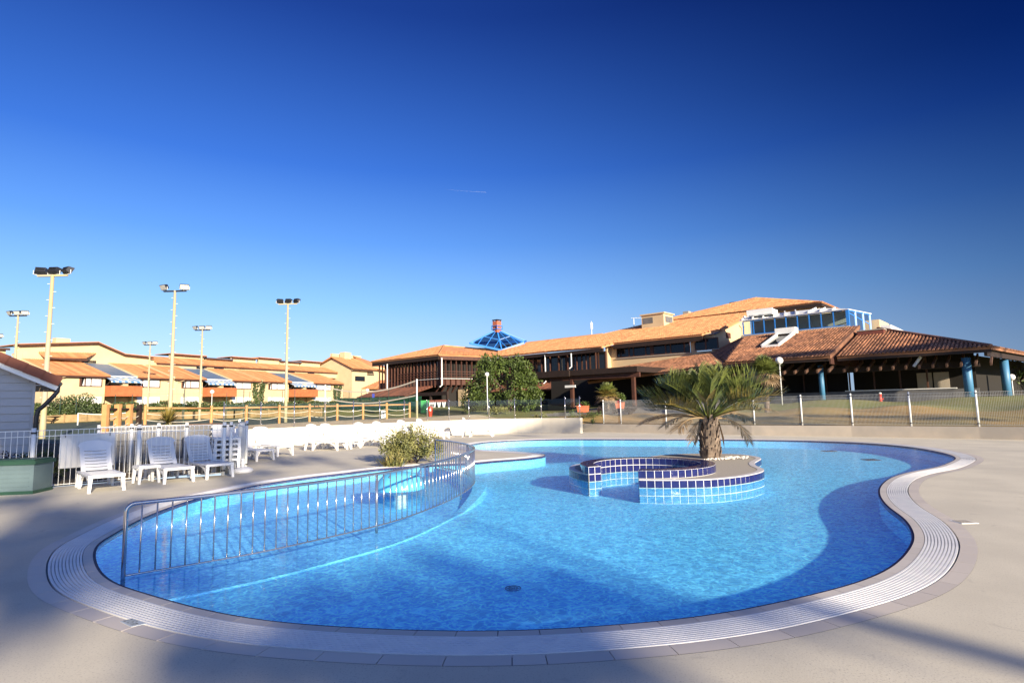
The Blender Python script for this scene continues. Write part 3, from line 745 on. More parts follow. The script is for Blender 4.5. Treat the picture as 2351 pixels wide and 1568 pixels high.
for nm, i in (('start', 0), ('end', -1)):
    cap = [ro[i], ri[i]] if i == 0 else [ri[i], ro[i]]
    tilewall('gap_face_tile', [cap[1], cap[0]] , WATER_Z - 0.005, ZR, 2, 0.16)
    tilewall('gap_submerged_tile', [cap[1], cap[0]], DEEP_Z, WATER_Z - 0.008, 2, 0.16, False, 'ltile')
    e = lo[0] if i == 0 else lo[-1]
    cc = [e, ro[i]] if i == 0 else [ro[i], e]
    if (cc[0] - cc[1]).length > 0.06: tilewall('ledge_end_tile', [cc[1], cc[0]], DEEP_Z, ZL - 0.01, 2, 0.16)
mb = MB(); ribbon(mb, arc(RI - 0.006, aS, aE, 96), arc(RO + 0.006, aS, aE, 96), ZR - 0.003, ZR - 0.003, False); mb.build('rim_grout', M['grout'], island, off)
mb = MB(); N = 52
for rin, rout in ((RI + 0.0, RI + 0.145), (RI + 0.158, RO)):
    for i in range(N):
        a0 = aS + (aE - aS) * (i + 0.03) / N; a1 = aS + (aE - aS) * (i + 0.97) / N
        q = arc(rin, a0, a1, 3) + arc(rout, a0, a1, 3)[::-1]
        mb.add([(p.x, p.y, ZR + 0.004) for p in q] + [(p.x, p.y, ZR - 0.004) for p in q], [tuple(range(8))[::-1]] + [(k, (k + 1) % 8, 8 + (k + 1) % 8, 8 + k) for k in range(8)])
mb.build('rim_tile', M['navy'], island, off)
PALM = gz(1632, 1051, ZL)
mb = MB(); rg = random.Random(3)
for i in range(320):
    a = rg.uniform(0, 2 * PI); r = 0.34 + 0.62 * rg.random() ** 1.3
    if math.cos(a) < -0.55 or (math.sin(a) > 0.5): continue
    x, y = PALM.x + r * math.cos(a) * 0.95 + 0.12, PALM.y + r * math.sin(a) * 0.6
    mb.lathe([(1e-4, 0), (0.024, 0.012), (0.018, 0.03), (1e-4, 0.034)], (x, y, ZL - 0.008), 6)
tag(mb.build('pebbles', M['pebble']), 'scatter of white pebbles round the foot of the island palm', 'pebbles', kind='stuff')

# ------------------------------------------------------------------ foliage helpers
def leaf(mb, c, d, nrm, L, W_, fold=0.0):
    """pointed leaf: two triangles pairs folded on the midrib"""
    s = d.cross(nrm)
    if s.length < 1e-4: return
    s.normalize(); up = s.cross(d)
    mb.add([c, c + d * (L * 0.45) + s * W_ / 2 + up * fold, c + d * L, c + d * (L * 0.45) - s * W_ / 2 + up * fold], [(0, 1, 2, 3)])
def rdir(rg):
    while True:
        v = V((rg.uniform(-1, 1), rg.uniform(-1, 1), rg.uniform(-1, 1)))
        if 0.05 < v.length < 1: return v.normalized()
def clump(mb, rg, c, rad, n, L, W_, shell=0.55):
    c = V(c); rad = V(rad) if not isinstance(rad, (int, float)) else V((rad, rad, rad))
    for _ in range(n):
        d = rdir(rg); r = (shell + (1 - shell) * rg.random()) if rg.random() < 0.8 else rg.random()
        p = c + V((d.x * rad.x, d.y * rad.y, d.z * rad.z)) * r
        dd_ = (d * 0.7 + rdir(rg)).normalized(); leaf(mb, p, dd_, (d + rdir(rg) * 0.8).normalized(), L * rg.uniform(0.6, 1.3), W_ * rg.uniform(0.7, 1.3), L * 0.08)
def frond(rg, az, elev, length, droop, nleaf, lw, ll, vee=0.6, stem=0.35, fan=False):
    """pinnate frond in its own frame: arching rachis with stiff leaflets"""
    mb = MB(); h = V((math.cos(az), math.sin(az), 0)); side = V((-h.y, h.x, 0)); pts = []; p = V((0, 0, 0)); e = elev; n = 14
    for i in range(n + 1):
        pts.append(p.copy()); p = p + (h * math.cos(e) + V((0, 0, math.sin(e)))) * (length / n); e -= droop / n * (0.4 + 1.2 * i / n)
    mb.tube(pts, [0.024 * (1 - 0.8 * i / n) for i in range(n + 1)], 4)
    for k in range(nleaf):
        f = stem + (1 - stem) * k / (nleaf - 1); i = min(n - 1, int(f * n)); q = pts[i].lerp(pts[i + 1], f * n - i); tq = (pts[i + 1] - pts[i]).normalized(); up = side.cross(tq)
        if up.z < 0 and abs(tq.z) < 0.9: up = -up
        taper = 0.55 + 0.45 * math.sin(PI * min(1, (k + 4) / (nleaf + 4)))
        for sg in (-1, 1):
            d = (tq * rg.uniform(0.75, 1.05) + side * sg * rg.uniform(0.5, 0.8) + up * vee * rg.uniform(0.6, 1.3) + V((0, 0, -0.12))).normalized()
            L = ll * taper * rg.uniform(0.8, 1.15); s = d.cross(up).normalized() * lw / 2; sag = V((0, 0, -1)) * L * rg.uniform(0.02, 0.14)
            mb.add([q - s * 0.6, q + s * 0.6, q + d * L * 0.55 + s, q + d * L * 0.55 - s, q + d * L + sag], [(0, 1, 2, 3), (3, 2, 4)])
    return mb
def palm(name, label, loc, trunk_h, trunk_r, specs, seed, group=None, trunkmat='trunk', bulge=1.15):
    rg = random.Random(seed); t = thing(name, label, 'palm tree', loc, group=group)
    prof = [(trunk_r * 1.02, -0.02), (trunk_r * 1.12, 0.06), (trunk_r * 1.08, trunk_h * 0.3), (trunk_r * 0.95, trunk_h * 0.65), (trunk_r * 0.8, trunk_h * 0.9), (trunk_r * 0.45, trunk_h * 1.08), (0.01, trunk_h * 1.12)]
    mb = MB(); mb.lathe(prof, (0, 0, 0), 20); tr = mb.build('trunk', M[trunkmat], t)
    mb = MB(); nr = max(4, int(trunk_h / 0.10))
    for i in range(nr):
        z = 0.03 + trunk_h * 0.95 * i / nr; m_ = max(6, int(2 * PI * trunk_r / 0.13))
        rr_ = trunk_r * (1.10 - 0.25 * (z / trunk_h) ** 1.5)
        for k in range(m_):
            a = 2 * PI * (k + 0.5 * (i % 2)) / m_ + rg.uniform(-0.12, 0.12); h = V((math.cos(a), math.sin(a), 0)); s = V((-h.y, h.x, 0))
            wv = 0.055 * rg.uniform(0.8, 1.2); hv = 0.17 * rg.uniform(0.7, 1.3); z_ = z + rg.uniform(-0.02, 0.02); ou = rr_ + 0.006
            b = h * ou; lift = rg.uniform(0.02, 0.055)
            mb.add([b - s * wv + V((0, 0, z_)), b + s * wv + V((0, 0, z_)), b + s * wv * 0.55 + h * lift + V((0, 0, z_ + hv)), b - s * wv * 0.55 + h * lift + V((0, 0, z_ + hv)), b * 0.94 + V((0, 0, z_ + hv))],
                   [(0, 1, 2, 3), (3, 2, 4), (0, 3, 4), (1, 4, 2)])
    mb.build('leaf_scars', M[trunkmat], tr)
    for nf, e0, e1, L0, L1_, dr, nl, ll, lw, vee, mat, nm, st_ in specs:
        ph = rg.uniform(0, 6.28)
        for k in range(nf):
            az = ph + 2 * PI * k / nf + rg.uniform(-0.25, 0.25)
            if e0 < 8 and math.sin(az) < -0.72: az += PI * 0.5 * (1 if math.cos(az) > 0 else -1)
            mb = frond(rg, az, R(rg.uniform(e0, e1)), rg.uniform(L0, L1_), R(dr * rg.uniform(0.8, 1.2)), nl, lw, ll, vee, st_)
            o = mb.build(nm, M[mat], t); o.location = (math.cos(az) * trunk_r * 0.35, math.sin(az) * trunk_r * 0.35, trunk_h * 0.98)
    return t
def fan_palm(name, label, loc, trunk_h, trunk_r, nleaf, rad, stem, seed, mats, group=None):
    """short trunk topped with round fan leaves on stalks"""
    rg = random.Random(seed); t = thing(name, label, 'palm tree', loc, group=group)
    mb = MB(); mb.tube([(0, 0, -0.05), (0.02, 0, trunk_h * 0.5), (0, 0.02, trunk_h)], [trunk_r * 1.1, trunk_r, trunk_r * 0.9], 10)
    for i in range(int(trunk_h * 40)):
        a = rg.uniform(0, 6.28); z = rg.uniform(0.1, trunk_h); h = V((math.cos(a), math.sin(a), 0)); leaf(mb, h * trunk_r + V((0, 0, z)), (h + V((0, 0, 0.9))).normalized(), h, 0.18, 0.07)
    mb.build('trunk', M['trunk'], t, None)
    for k in range(nleaf):
        f = k / nleaf; az = k * 2.39996 + rg.uniform(-0.2, 0.2); el = R(85 - 125 * f + rg.uniform(-10, 10)); mat = mats[0] if f < 0.45 else (mats[1] if f < 0.78 else mats[2])
        h = V((math.cos(az), math.sin(az), 0)); d = (h * math.cos(el) + V((0, 0, math.sin(el)))).normalized(); sL = stem * rg.uniform(0.7, 1.15)
        mb = MB(); q = d * sL; mb.tube([(0, 0, 0), q], 0.012, 4); side = V((-h.y, h.x, 0)); up = side.cross(d)
        if up.z < 0: up = -up
        for j in range(24):
            an = R(-125 + 250 * j / 23); dd_ = (d * math.cos(an) + side * math.sin(an) + up * 0.22).normalized(); L = rad * rg.uniform(0.85, 1.1) * (0.75 + 0.25 * math.cos(an / 2)); s = dd_.cross(up).normalized() * 0.028
            mb.add([q, q + dd_ * L * 0.6 + s, q + dd_ * L + V((0, 0, -0.10 * L - 0.25 * L * f)), q + dd_ * L * 0.6 - s], [(0, 1, 2, 3)])
        o = mb.build('fan_leaf', M[mat], t); o.location = (0, 0, trunk_h)
    return t

# main palm on the island
palm('palm_tree', 'bushy palm with thick scaly trunk and drooping dry fronds on the pool island', PALM, 1.05, 0.225, [
    (9, 58, 84, 1.2, 1.45, 24, 36, 0.52, 0.020, 0.9, 'palm', 'frond', 0.44),
    (15, 40, 62, 1.35, 1.65, 28, 38, 0.56, 0.020, 0.95, 'palm', 'frond', 0.46),
    (19, 26, 46, 1.45, 1.85, 30, 38, 0.56, 0.020, 0.9, 'palm', 'frond', 0.48),
    (16, 16, 32, 1.45, 1.95, 32, 36, 0.54, 0.019, 0.8, 'palmy', 'frond', 0.48),
    (10, 6, 22, 1.25, 1.75, 46, 34, 0.50, 0.015, 0.0, 'palmdry', 'dry_frond', 0.50),
    (2, -4, 6, 1.5, 1.8, 78, 36, 0.42, 0.015, -0.1, 'palmdry', 'hanging_frond', 0.36)], 11)
t_ = [o for o in bpy.data.objects if o.name == 'palm_tree'][0]
mb = MB()
for (dx, dy, a) in ((-0.24, -0.12, 0.4), (-0.22, 0.10, 0.25), (0.25, -0.05, -0.12)):
    b = V((dx, dy, 0.95)); e = b + V((-a * 0.75, -0.05, -0.72)); mb.add([b + V((0, -0.03, 0)), b + V((0, 0.03, 0)), b.lerp(e, 0.6) + V((0.03, 0.05, 0)), e, b.lerp(e, 0.6) + V((0.03, -0.05, 0))], [(0, 1, 2, 3, 4)])
mb.build('dead_sheath', M['palmdry'], t_)

# ------------------------------------------------------------------ sun loungers, side table, umbrella foot
def lounger(rz, loc, label, back=58.0, group='white sun loungers on the pool deck'):
    t = thing('sun_lounger', label, 'sun lounger', loc, rz, group)
    # local frame: +x towards the foot end, y across, origin on the deck under the hinge
    W_, SH = 0.66, 0.36; Ls = 1.18
    mb = MB()
    for y in (-W_ / 2 + 0.04, W_ / 2 - 0.04): mb.bbox(-0.35, Ls, y - 0.04, y + 0.04, SH - 0.035, SH)
    k = 9
    for i in range(k):
        x0 = -0.02 + (Ls + 0.02) * i / k; mb.bbox(x0 + 0.008, x0 + (Ls + 0.02) / k - 0.012, -W_ / 2 + 0.08, W_ / 2 - 0.08, SH - 0.03, SH - 0.004)
    mb.bbox(-0.35, -0.30, -W_ / 2 + 0.08, W_ / 2 - 0.08, SH - 0.03, SH - 0.004)
    mb.bbox(Ls, Ls + 0.025, -W_ / 2, W_ / 2, SH - 0.06, SH - 0.002)
    mb.build('seat', M['plastic'], t)
    # backrest: curved board with five slots, in hinge coordinates (s up the back, y across)
    bl = 0.80; ang = R(back); ux = V((-math.cos(ang), 0, math.sin(ang))); un = V((math.sin(ang), 0, math.cos(ang)))
    wid = lambda s: 0.28 + 0.035 * s / bl
    def P(s, y, h=0.0): return V((0.0, 0, SH)) + ux * s + V((0, y, 0)) + un * (h + 0.10 * (y / 0.33) ** 2 * 0.35 - 0.04 * math.sin(PI * s / bl))
    mb = MB()
    def patch(s0, s1, y0, y1, nS=1, nY=4):
        vs = []; fs = []
        for h in (0.0, -0.018):
            for i in range(nS + 1):
                for j in range(nY + 1): vs.append(P(s0 + (s1 - s0) * i / nS, y0 + (y1 - y0) * j / nY, h))
        m_ = (nS + 1) * (nY + 1); ix = lambda i, j, k: k * m_ + i * (nY + 1) + j
        for i in range(nS):
            for j in range(nY):
                fs += [(ix(i, j, 0), ix(i, j + 1, 0), ix(i + 1, j + 1, 0), ix(i + 1, j, 0)), (ix(i, j, 1), ix(i + 1, j, 1), ix(i + 1, j + 1, 1), ix(i, j + 1, 1))]
        for i in range(nS):
            fs += [(ix(i, 0, 0), ix(i + 1, 0, 0), ix(i + 1, 0, 1), ix(i, 0, 1)), (ix(i, nY, 0), ix(i, nY, 1), ix(i + 1, nY, 1), ix(i + 1, nY, 0))]
        for j in range(nY):
            fs += [(ix(0, j, 0), ix(0, j, 1), ix(0, j + 1, 1), ix(0, j + 1, 0)), (ix(nS, j, 0), ix(nS, j + 1, 0), ix(nS, j + 1, 1), ix(nS, j, 1))]
        mb.add(vs, fs)
    sl_ = [0.03, 0.115, 0.20, 0.285, 0.37, 0.455, 0.54]
    for i, s in enumerate(sl_):
        s1 = sl_[i + 1] - 0.018 if i < 6 else 0.60
        patch(s, s1, -0.21, 0.21)
    for sg in (-1, 1):
        y0, y1 = (0.21, 0.295) if sg > 0 else (-0.295, -0.21)
        patch(0.0, 0.60, y0, y1, 6, 2)
    k = 14; vs = []; fs = []                                   # arched headboard with pointed shoulders
    for h in (0.0, -0.018):
        for i in range(k + 1):
            y = -0.33 + 0.66 * i / k; yb = -0.295 + 0.59 * i / k
            vs += [P(0.60, yb, h), P(0.655 + 0.145 * math.sqrt(max(0, 1 - (y / 0.335) ** 2)) if abs(y) < 0.32 else 0.665, y, h)]
    m_ = 2 * (k + 1)
    for i in range(k):
        a_ = 2 * i; fs += [(a_, a_ + 2, a_ + 3, a_ + 1), (m_ + a_, m_ + a_ + 1, m_ + a_ + 3, m_ + a_ + 2), (a_ + 1, a_ + 3, m_ + a_ + 3, m_ + a_ + 1)]
    fs += [(0, 1, m_ + 1, m_), (2 * k, m_ + 2 * k, m_ + 2 * k + 1, 2 * k + 1)]
    mb.add(vs, fs); mb.build('backrest', M['plastic'], t)
    for y in (-1, 1):                                          # tapered legs and arched braces
        for x, dx in ((Ls - 0.03, 0.05), (0.02, -0.02), (-0.33, -0.06)):
            mb = MB(); a = V((x, y * (W_ / 2 - 0.045), SH - 0.03)); b = V((x + dx, y * (W_ / 2 - 0.02), 0)); z = V((0.05, 0, 0)); q = V((0, 0.035, 0))
            mb.add([a - z - q, a + z - q, a + z + q, a - z + q, b - z * 0.55 - q * 0.8, b + z * 0.55 - q * 0.8, b + z * 0.55 + q * 0.8, b - z * 0.55 + q * 0.8], [(0, 1, 2, 3), (7, 6, 5, 4), (0, 4, 5, 1), (1, 5, 6, 2), (2, 6, 7, 3), (3, 7, 4, 0)])
            mb.build('leg', M['plastic'], t)
        mb = MB(); yy = y * (W_ / 2 - 0.04)
        for x0, x1 in ((0.06, 0.55), (Ls - 0.06, 0.62)):
            pts = [V((x0 + (x1 - x0) * (1 - math.cos(PI / 2 * i / 6)), yy, 0.06 + (SH - 0.10) * math.sin(PI / 2 * i / 6))) for i in range(7)]
            for a, b in zip(pts[:-1], pts[1:]): mb.beam(a, b, 0.035, 0.045)
        mb.build('brace', M['plastic'], t)
    mb = MB()
    for y in (-0.2, 0.2): mb.beam(P(0.42, y, -0.03), V((-0.33, y, SH - 0.02)), 0.02, 0.03)
    mb.build('prop', M['plastic'], t)
    return t
FOOT = 1.18
def at_foot(u, v, axis):
    p = gz(u, v, 0); a = V((axis[0], axis[1], 0)).normalized(); h = p - a * (FOOT - 0.0); return (h.x, h.y, 0), math.atan2(a.y, a.x)
specs = [
    ((244, 1128.5), (0.70, -0.715), 'white lounger before the white fence board, nearest the green storage box'),
    ((410, 1108), (0.72, -0.69), 'white lounger in front of the grey planter, right of the low side table'),
    ((504, 1097.5), (0.74, -0.67), 'white lounger beside the white parasol foot and the fence end post'),
    ((608, 1057.5), (0.83, -0.55), 'nearer of the two shaded white loungers standing together behind the fence end'),
    ((654, 1046.5), (0.83, -0.55), 'farther of the two shaded white loungers, half hidden by its twin'),
    ((785, 1033), (0.93, -0.36), 'sunlit white lounger at the left end of the row along the cream wall'),
    ((816, 1029.5), (0.93, -0.36), 'sunlit white lounger second from the left along the cream wall'),
    ((893, 1025), (0.93, -0.36), 'sunlit white lounger left of the bush, third along the cream wall'),
    ((932, 1020.5), (0.93, -0.36), 'sunlit white lounger behind the bush, fourth along the cream wall'),
    ((985, 1014), (0.94, -0.34), 'sunlit white lounger behind the bush tips, fifth along the cream wall'),
    ((1025, 1007), (0.95, -0.3), 'sunlit white lounger with foot end showing right of the bush'),
    ((1131, 1001.5), (1.0, -0.08), 'lone white lounger by the end of the sunlit cream wall'),
]
first = None
for (u, v), ax, lab in specs:
    loc, rz = at_foot(u, v, ax)
    if first is None: first = lounger(rz, loc, lab)
    else: dup(first, loc, rz, lab)
# stacked loungers behind the fence corner
sx = V((-8.30, 16.75, 0)); stk_src = lounger(R(-60), (sx.x, sx.y, 0.02), 'stack', 24.0, 'stacked white loungers')
for k in range(5):
    lab_ = ['bottom white lounger of the stack behind the fence corner', 'second white lounger from the bottom of the stack behind the fence corner', 'middle white lounger of the stack behind the fence corner', 'second white lounger from the top of the stack behind the fence corner', 'topmost white lounger of the stack behind the fence corner'][k]
    if k == 0: stk_src['label'] = lab_
    else: dup(stk_src, (sx.x - 0.02 * k, sx.y + 0.05 * k, 0.02 + 0.135 * k), R(-60), lab_)
# side table
tp = gz(312, 1112, 0); tp = V((tp.x + 0.05, tp.y + 0.28, 0))
t = thing('side_table', 'low white plastic side table between the two front loungers', 'table', tp, R(-42))
mb = MB(); mb.bbox(-0.25, 0.25, -0.22, 0.22, 0.38, 0.415); mb.bbox(-0.26, 0.26, -0.23, 0.23, 0.355, 0.382); mb.build('tabletop', M['plastic'], t)
for i in (-1, 1):
    for j in (-1, 1):
        mb = MB(); a = V((i * 0.215, j * 0.185, 0.36)); b = V((i * 0.235, j * 0.205, 0)); z = V((0.04, 0, 0)); q = V((0, 0.035, 0))
        mb.add([a - z - q, a + z - q, a + z + q, a - z + q, b - z * .7 - q * .7, b + z * .7 - q * .7, b + z * .7 + q * .7, b - z * .7 + q * .7], [(0, 1, 2, 3), (7, 6, 5, 4), (0, 4, 5, 1), (1, 5, 6, 2), (2, 6, 7, 3), (3, 7, 4, 0)]); mb.build('leg', M['plastic'], t)
up = gz(557, 1084.5, 0)
t = thing('parasol_foot', 'white round parasol foot with short socket standing empty on the deck', 'parasol base', up)
mb = MB(); mb.lathe([(0.24, 0), (0.26, 0.03), (0.25, 0.09), (0.16, 0.13), (0.06, 0.15)], n=28); mb.build('base', M['plastic'], t, None, True)
mb = MB(); mb.lathe([(0.055, 0.14), (0.045, 0.22), (0.055, 0.25), (0.04, 0.33), (0.05, 0.36), (0.03, 0.37)], n=16); mb.build('socket', M['plastic'], t, None, True)
# storage box
bp_ = gz(74, 1134, 0); ax_ = V((0.985, 0.17, 0)).normalized(); ay = V((-ax_.y, ax_.x, 0)); Z = V((0, 0, 1))
t = thing('storage_box', 'grey green plastic storage box with dark green lid by the fence', 'storage box', bp_ - ax_ * 0.65)
b0 = bp_ - ax_ * 0.65 + ay * 0.35
mb = MB(); mb.box(b0 + Z * 0.34, (1.28, 0.66, 0.56), (ax_, ay, Z))
for i in range(5): mb.box(b0 - ay * 0.333 + Z * (0.16 + 0.09 * i), (1.12, 0.01, 0.012), (ax_, ay, Z))
mb.build('box_body', M['boxside'], t, t.location)
mb = MB(); mb.box(b0 + Z * 0.03, (1.31, 0.69, 0.075), (ax_, ay, Z)); mb.build('plinth', M['boxlid'], t, t.location)
mb = MB(); mb.box(b0 + Z * 0.655, (1.36, 0.74, 0.08), (ax_, ay, Z)); mb.box(b0 + Z * 0.705, (1.26, 0.64, 0.03), (ax_, ay, Z)); mb.build('lid', M['boxlid'], t, t.location)
# mushroom fountain in the paddling pool
mp_ = gz(919, 1166, SHAL_Z)
t = thing('mushroom_fountain', 'light blue mushroom fountain on a white stalk in the paddling pool', 'fountain', (mp_.x, mp_.y, SHAL_Z))
mb = MB(); mb.cyl((0, 0), 0.12, 0, 0.60, 18); mb.build('stalk', M['whitepaint'], t, None, True)
mb = MB(); mb.lathe([(0.47, 0.36), (0.48, 0.375), (0.465, 0.43), (0.41, 0.56), (0.31, 0.65), (0.15, 0.69), (1e-4, 0.70)], n=40); mb.lathe([(0.47, 0.365), (0.3, 0.45), (0.1, 0.5)], n=40); mb.build('cap', M['mushroom'], t, None, True)
mb = MB()
for k in range(5):
    a = 2 * PI * k / 5 + 0.5; mb.sphere((0.33 * math.cos(a), 0.33 * math.sin(a), 0.625), 0.028, 8)
mb.build('nozzle', M['steelb'], t, None, True)
rg = random.Random(5)
for k in range(26):
    mb = MB()
    a = rg.uniform(0, 2 * PI); r = 0.46 + rg.uniform(0, 0.05); x, y = r * math.cos(a), r * math.sin(a); z = 0.36
    mb.tube([(x, y, z), (x * 1.08, y * 1.08, z - 0.15), (x * 1.12, y * 1.12, 0.14)], [0.006, 0.005, 0.004], 5); mb.build('water_jet', M['glass'], t)
# drains
for (u, v, r_, lab) in ((1903, 1035, 0.42, 'dark square drain on the far right pool floor, the farther one'), (1999, 1055, 0.42, 'dark square drain on the far right pool floor, the nearer one')):
    p = gz(u, v, DEEP_Z + 0.01); mb = MB(); mb.bbox(p.x - r_ / 2, p.x + r_ / 2, p.y - r_ / 2, p.y + r_ / 2, DEEP_Z - 0.01, DEEP_Z + 0.012)
    for i in range(6): mb.bbox(p.x - r_ / 2 + r_ * i / 6 + 0.02, p.x - r_ / 2 + r_ * i / 6 + 0.045, p.y - r_ / 2 + 0.02, p.y + r_ / 2 - 0.02, DEEP_Z + 0.012, DEEP_Z + 0.02)
    tag(mb.build('pool_drain', M['navy']), lab, 'drain', 'drains in the pool floor')
p = gz(1178, 1350, DEEP_Z + 0.01); mb = MB()
for r_ in (0.05, 0.085): mb.tube([(p.x + r_ * math.cos(2 * PI * k / 20), p.y + r_ * math.sin(2 * PI * k / 20), DEEP_Z + 0.012) for k in range(20)], 0.006, 5, True)
for k in range(6): mb.beam((p.x, p.y, DEEP_Z + .012), (p.x + 0.085 * math.cos(k * PI / 3), p.y + 0.085 * math.sin(k * PI / 3), DEEP_Z + .012), 0.006, 0.006)
tag(mb.build('pool_drain', pmat('grey_blue_drain', (0.05, 0.14, 0.30), 0.5)), 'small round drain ring on the pool floor near the front edge', 'drain', 'drains in the pool floor')
# depth marker
q = [gz(275, 1427, 0), gz(301, 1439.5, 0), gz(337, 1431.5, 0), gz(305, 1420.5, 0)]
q = [V((p.x, p.y, 0.005)) for p in q]
t = thing('depth_marker', 'pale blue tile reading 0.15 m set beside the grating', 'depth sign', (q[0].x, q[0].y, 0))
mb = MB(); mb.slab(q, 0.006, V((0, 0, 1))); mb.build('tile', pmat('pale_blue_marker_tile', (0.40, 0.45, 0.50), 0.5), t, t.location)
fc = bpy.data.curves.new('txt', 'FONT'); fc.body = '0.15 m'; fc.size = 1.0; fc.extrude = 0.0
fo = bpy.data.objects.new('txt', fc); col.objects.link(fo); dg = bpy.context.evaluated_depsgraph_get(); dg.update()
me = bpy.data.meshes.new_from_object(fo.evaluated_get(dg)); bpy.data.objects.remove(fo)
xs = [v.co.x for v in me.vertices]; ys = [v.co.y for v in me.vertices]; x0, x1, y0, y1 = min(xs), max(xs), min(ys), max(ys)
for v in me.vertices:
    fx = 0.06 + 0.80 * (v.co.x - x0) / (x1 - x0); fy = 0.14 + 0.72 * (v.co.y - y0) / (y1 - y0)
    p = (q[0].lerp(q[1], fx)).lerp(q[3].lerp(q[2], fx), fy); v.co = V((p.x - q[0].x, p.y - q[0].y, 0.008))
me.materials.clear(); me.materials.append(M['black']); o = bpy.data.objects.new('lettering', me); col.objects.link(o); o.parent = t
# small access cover on the right deck
p = gz(2213, 1198, 0); t = thing('access_cover', 'small square pale cover set in the right deck', 'cover', p)
mb = MB(); mb.bbox(-0.11, 0.11, -0.11, 0.11, 0, 0.006); mb.build('frame', M['grout'], t); mb = MB(); mb.bbox(-0.09, 0.09, -0.09, 0.09, 0.006, 0.009); mb.build('plate', M['ledge'], t)
# bush and strap leaved plant on the peninsula
rg = random.Random(21); bc = gz(935, 1063, 0)
t = thing('bush', 'pale olive green leafy bush by the back end of the railing', 'bush', bc)
mb = MB()
for k in range(26):
    a = rg.uniform(0, 6.28); r = rg.uniform(0.1, 0.85); h = rg.uniform(0.5, 1.0) * (1.05 - 0.35 * r)
    e = V((r * math.cos(a) * 1.05 + 0.12, r * math.sin(a) * 0.7, h)); mb.tube([(0.1 + e.x * 0.2, e.y * 0.2, 0), (e.x * 0.7, e.y * 0.7, h * 0.6), e], [0.012, 0.008, 0.004], 4)
mb.build('stem', M['bark'], t)
mb = MB()
for k in range(70):
    a = rg.uniform(0, 6.28); r = 0.9 * math.sqrt(rg.random()); h = rg.uniform(0.15, 0.80) * (1.1 - 0.5 * r * r)
    clump(mb, rg, (0.12 + r * math.cos(a) * 0.95, r * math.sin(a) * 0.62, h + 0.08), (0.2, 0.2, 0.17), 75, 0.085, 0.038, 0.3)
for k in range(34):
    a = rg.uniform(0, 6.28); r = rg.uniform(0.0, 0.75); x, y = 0.12 + r * math.cos(a), r * math.sin(a) * .6; z = 0.85 - 0.2 * r
    for j in range(16): clump(mb, rg, (x, y, z + 0.022 * j), 0.03, 1, 0.06, 0.03)
mb.build('foliage', M['olive'], t)
sp = gz(893, 1071, 0); t = thing('strap_leaf_plant', 'clump of yellow striped strap leaves at the left foot of the bush', 'plant', sp)
mb = MB()
for k in range(110):
    a = rg.uniform(0, 6.28); h = V((math.cos(a), math.sin(a) * 0.75, 0)); L = rg.uniform(0.35, 0.62); e = rg.uniform(0.5, 1.35); b = h * rg.uniform(0, 0.16) + V((rg.uniform(-.15, .35), 0, 0)); s = V((-h.y, h.x, 0)) * 0.018
    p1 = b + (h * math.cos(e) + V((0, 0, math.sin(e)))) * L * 0.6; p2 = p1 + (h * math.cos(e - 0.6) + V((0, 0, math.sin(e - 0.6)))) * L * 0.45
    mb.add([b - s, b + s, p1 + s, p1 - s, p2], [(0, 1, 2, 3), (3, 2, 4)])
mb.build('leaf_rosette', M['strap'], t)

# ------------------------------------------------------------------ roofs
def tile_roof(name, poly, up, parent, off, mat='tile', th=0.14, pitch=0.22, row=None, rad=0.085):
    """tiled roof slab: flat deck plus half-round tiles running down the slope, clipped to the outline"""
    P = [V(p) for p in poly]; up = V((up[0], up[1], 0)).normalized(); e = V((up.y, -up.x, 0))
    nrm = V((0, 0, 0))
    for i in range(len(P)): nrm += P[i].cross(P[(i + 1) % len(P)])
    nrm.normalize()
    if nrm.z < 0: P = P[::-1]; nrm = -nrm
    O_ = P[0]; Q = [((p - O_).dot(e), (p - O_).dot(up)) for p in P]
    slope = -(nrm.dot(up)) / nrm.z; eslope = -(nrm.dot(e)) / nrm.z
    pt = lambda x, y: O_ + e * x + up * y + V((0, 0, slope * y + eslope * x))
    mb = MB(); mb.slab(P, th, nrm)
    x0, x1 = min(q[0] for q in Q), max(q[0] for q in Q); x = x0 + pitch * 0.3
    while x < x1:
        ys = []
        for i in range(len(Q)):
            (ax, ay), (bx, by) = Q[i], Q[(i + 1) % len(Q)]
            if (ax <= x) != (bx <= x): ys.append(ay + (by - ay) * (x - ax) / (bx - ax))
        ys.sort()
        for a, b in zip(ys[::2], ys[1::2]):
            a -= 0.05; m_ = max(1, int((b - a) / (row or 1e9))) if row else 1
            for k in range(m_):
                ya = a + (b - a) * k / m_ - (0.05 if k else 0); yb = a + (b - a) * (k + 1) / m_
                jx = random.uniform(-0.012, 0.012) if row else 0; jz = random.uniform(0, 0.012) if row else 0
                sec = []
                for (y, lift, sc_) in ((ya, 0.022 if row else 0, 1.0), (yb, 0.0, 0.88)):
                    sec += [pt(x + jx + math.cos(PI * j / 4) * rad * sc_, y) + nrm * (math.sin(PI * j / 4) * rad * sc_ + lift + jz) for j in range(5)]
                mb.add(sec, [(j, j + 1, 6 + j, 5 + j) for j in range(4)] + [(4, 3, 2, 1, 0)])
        x += pitch
    return mb.build(name, M[mat], parent, off)

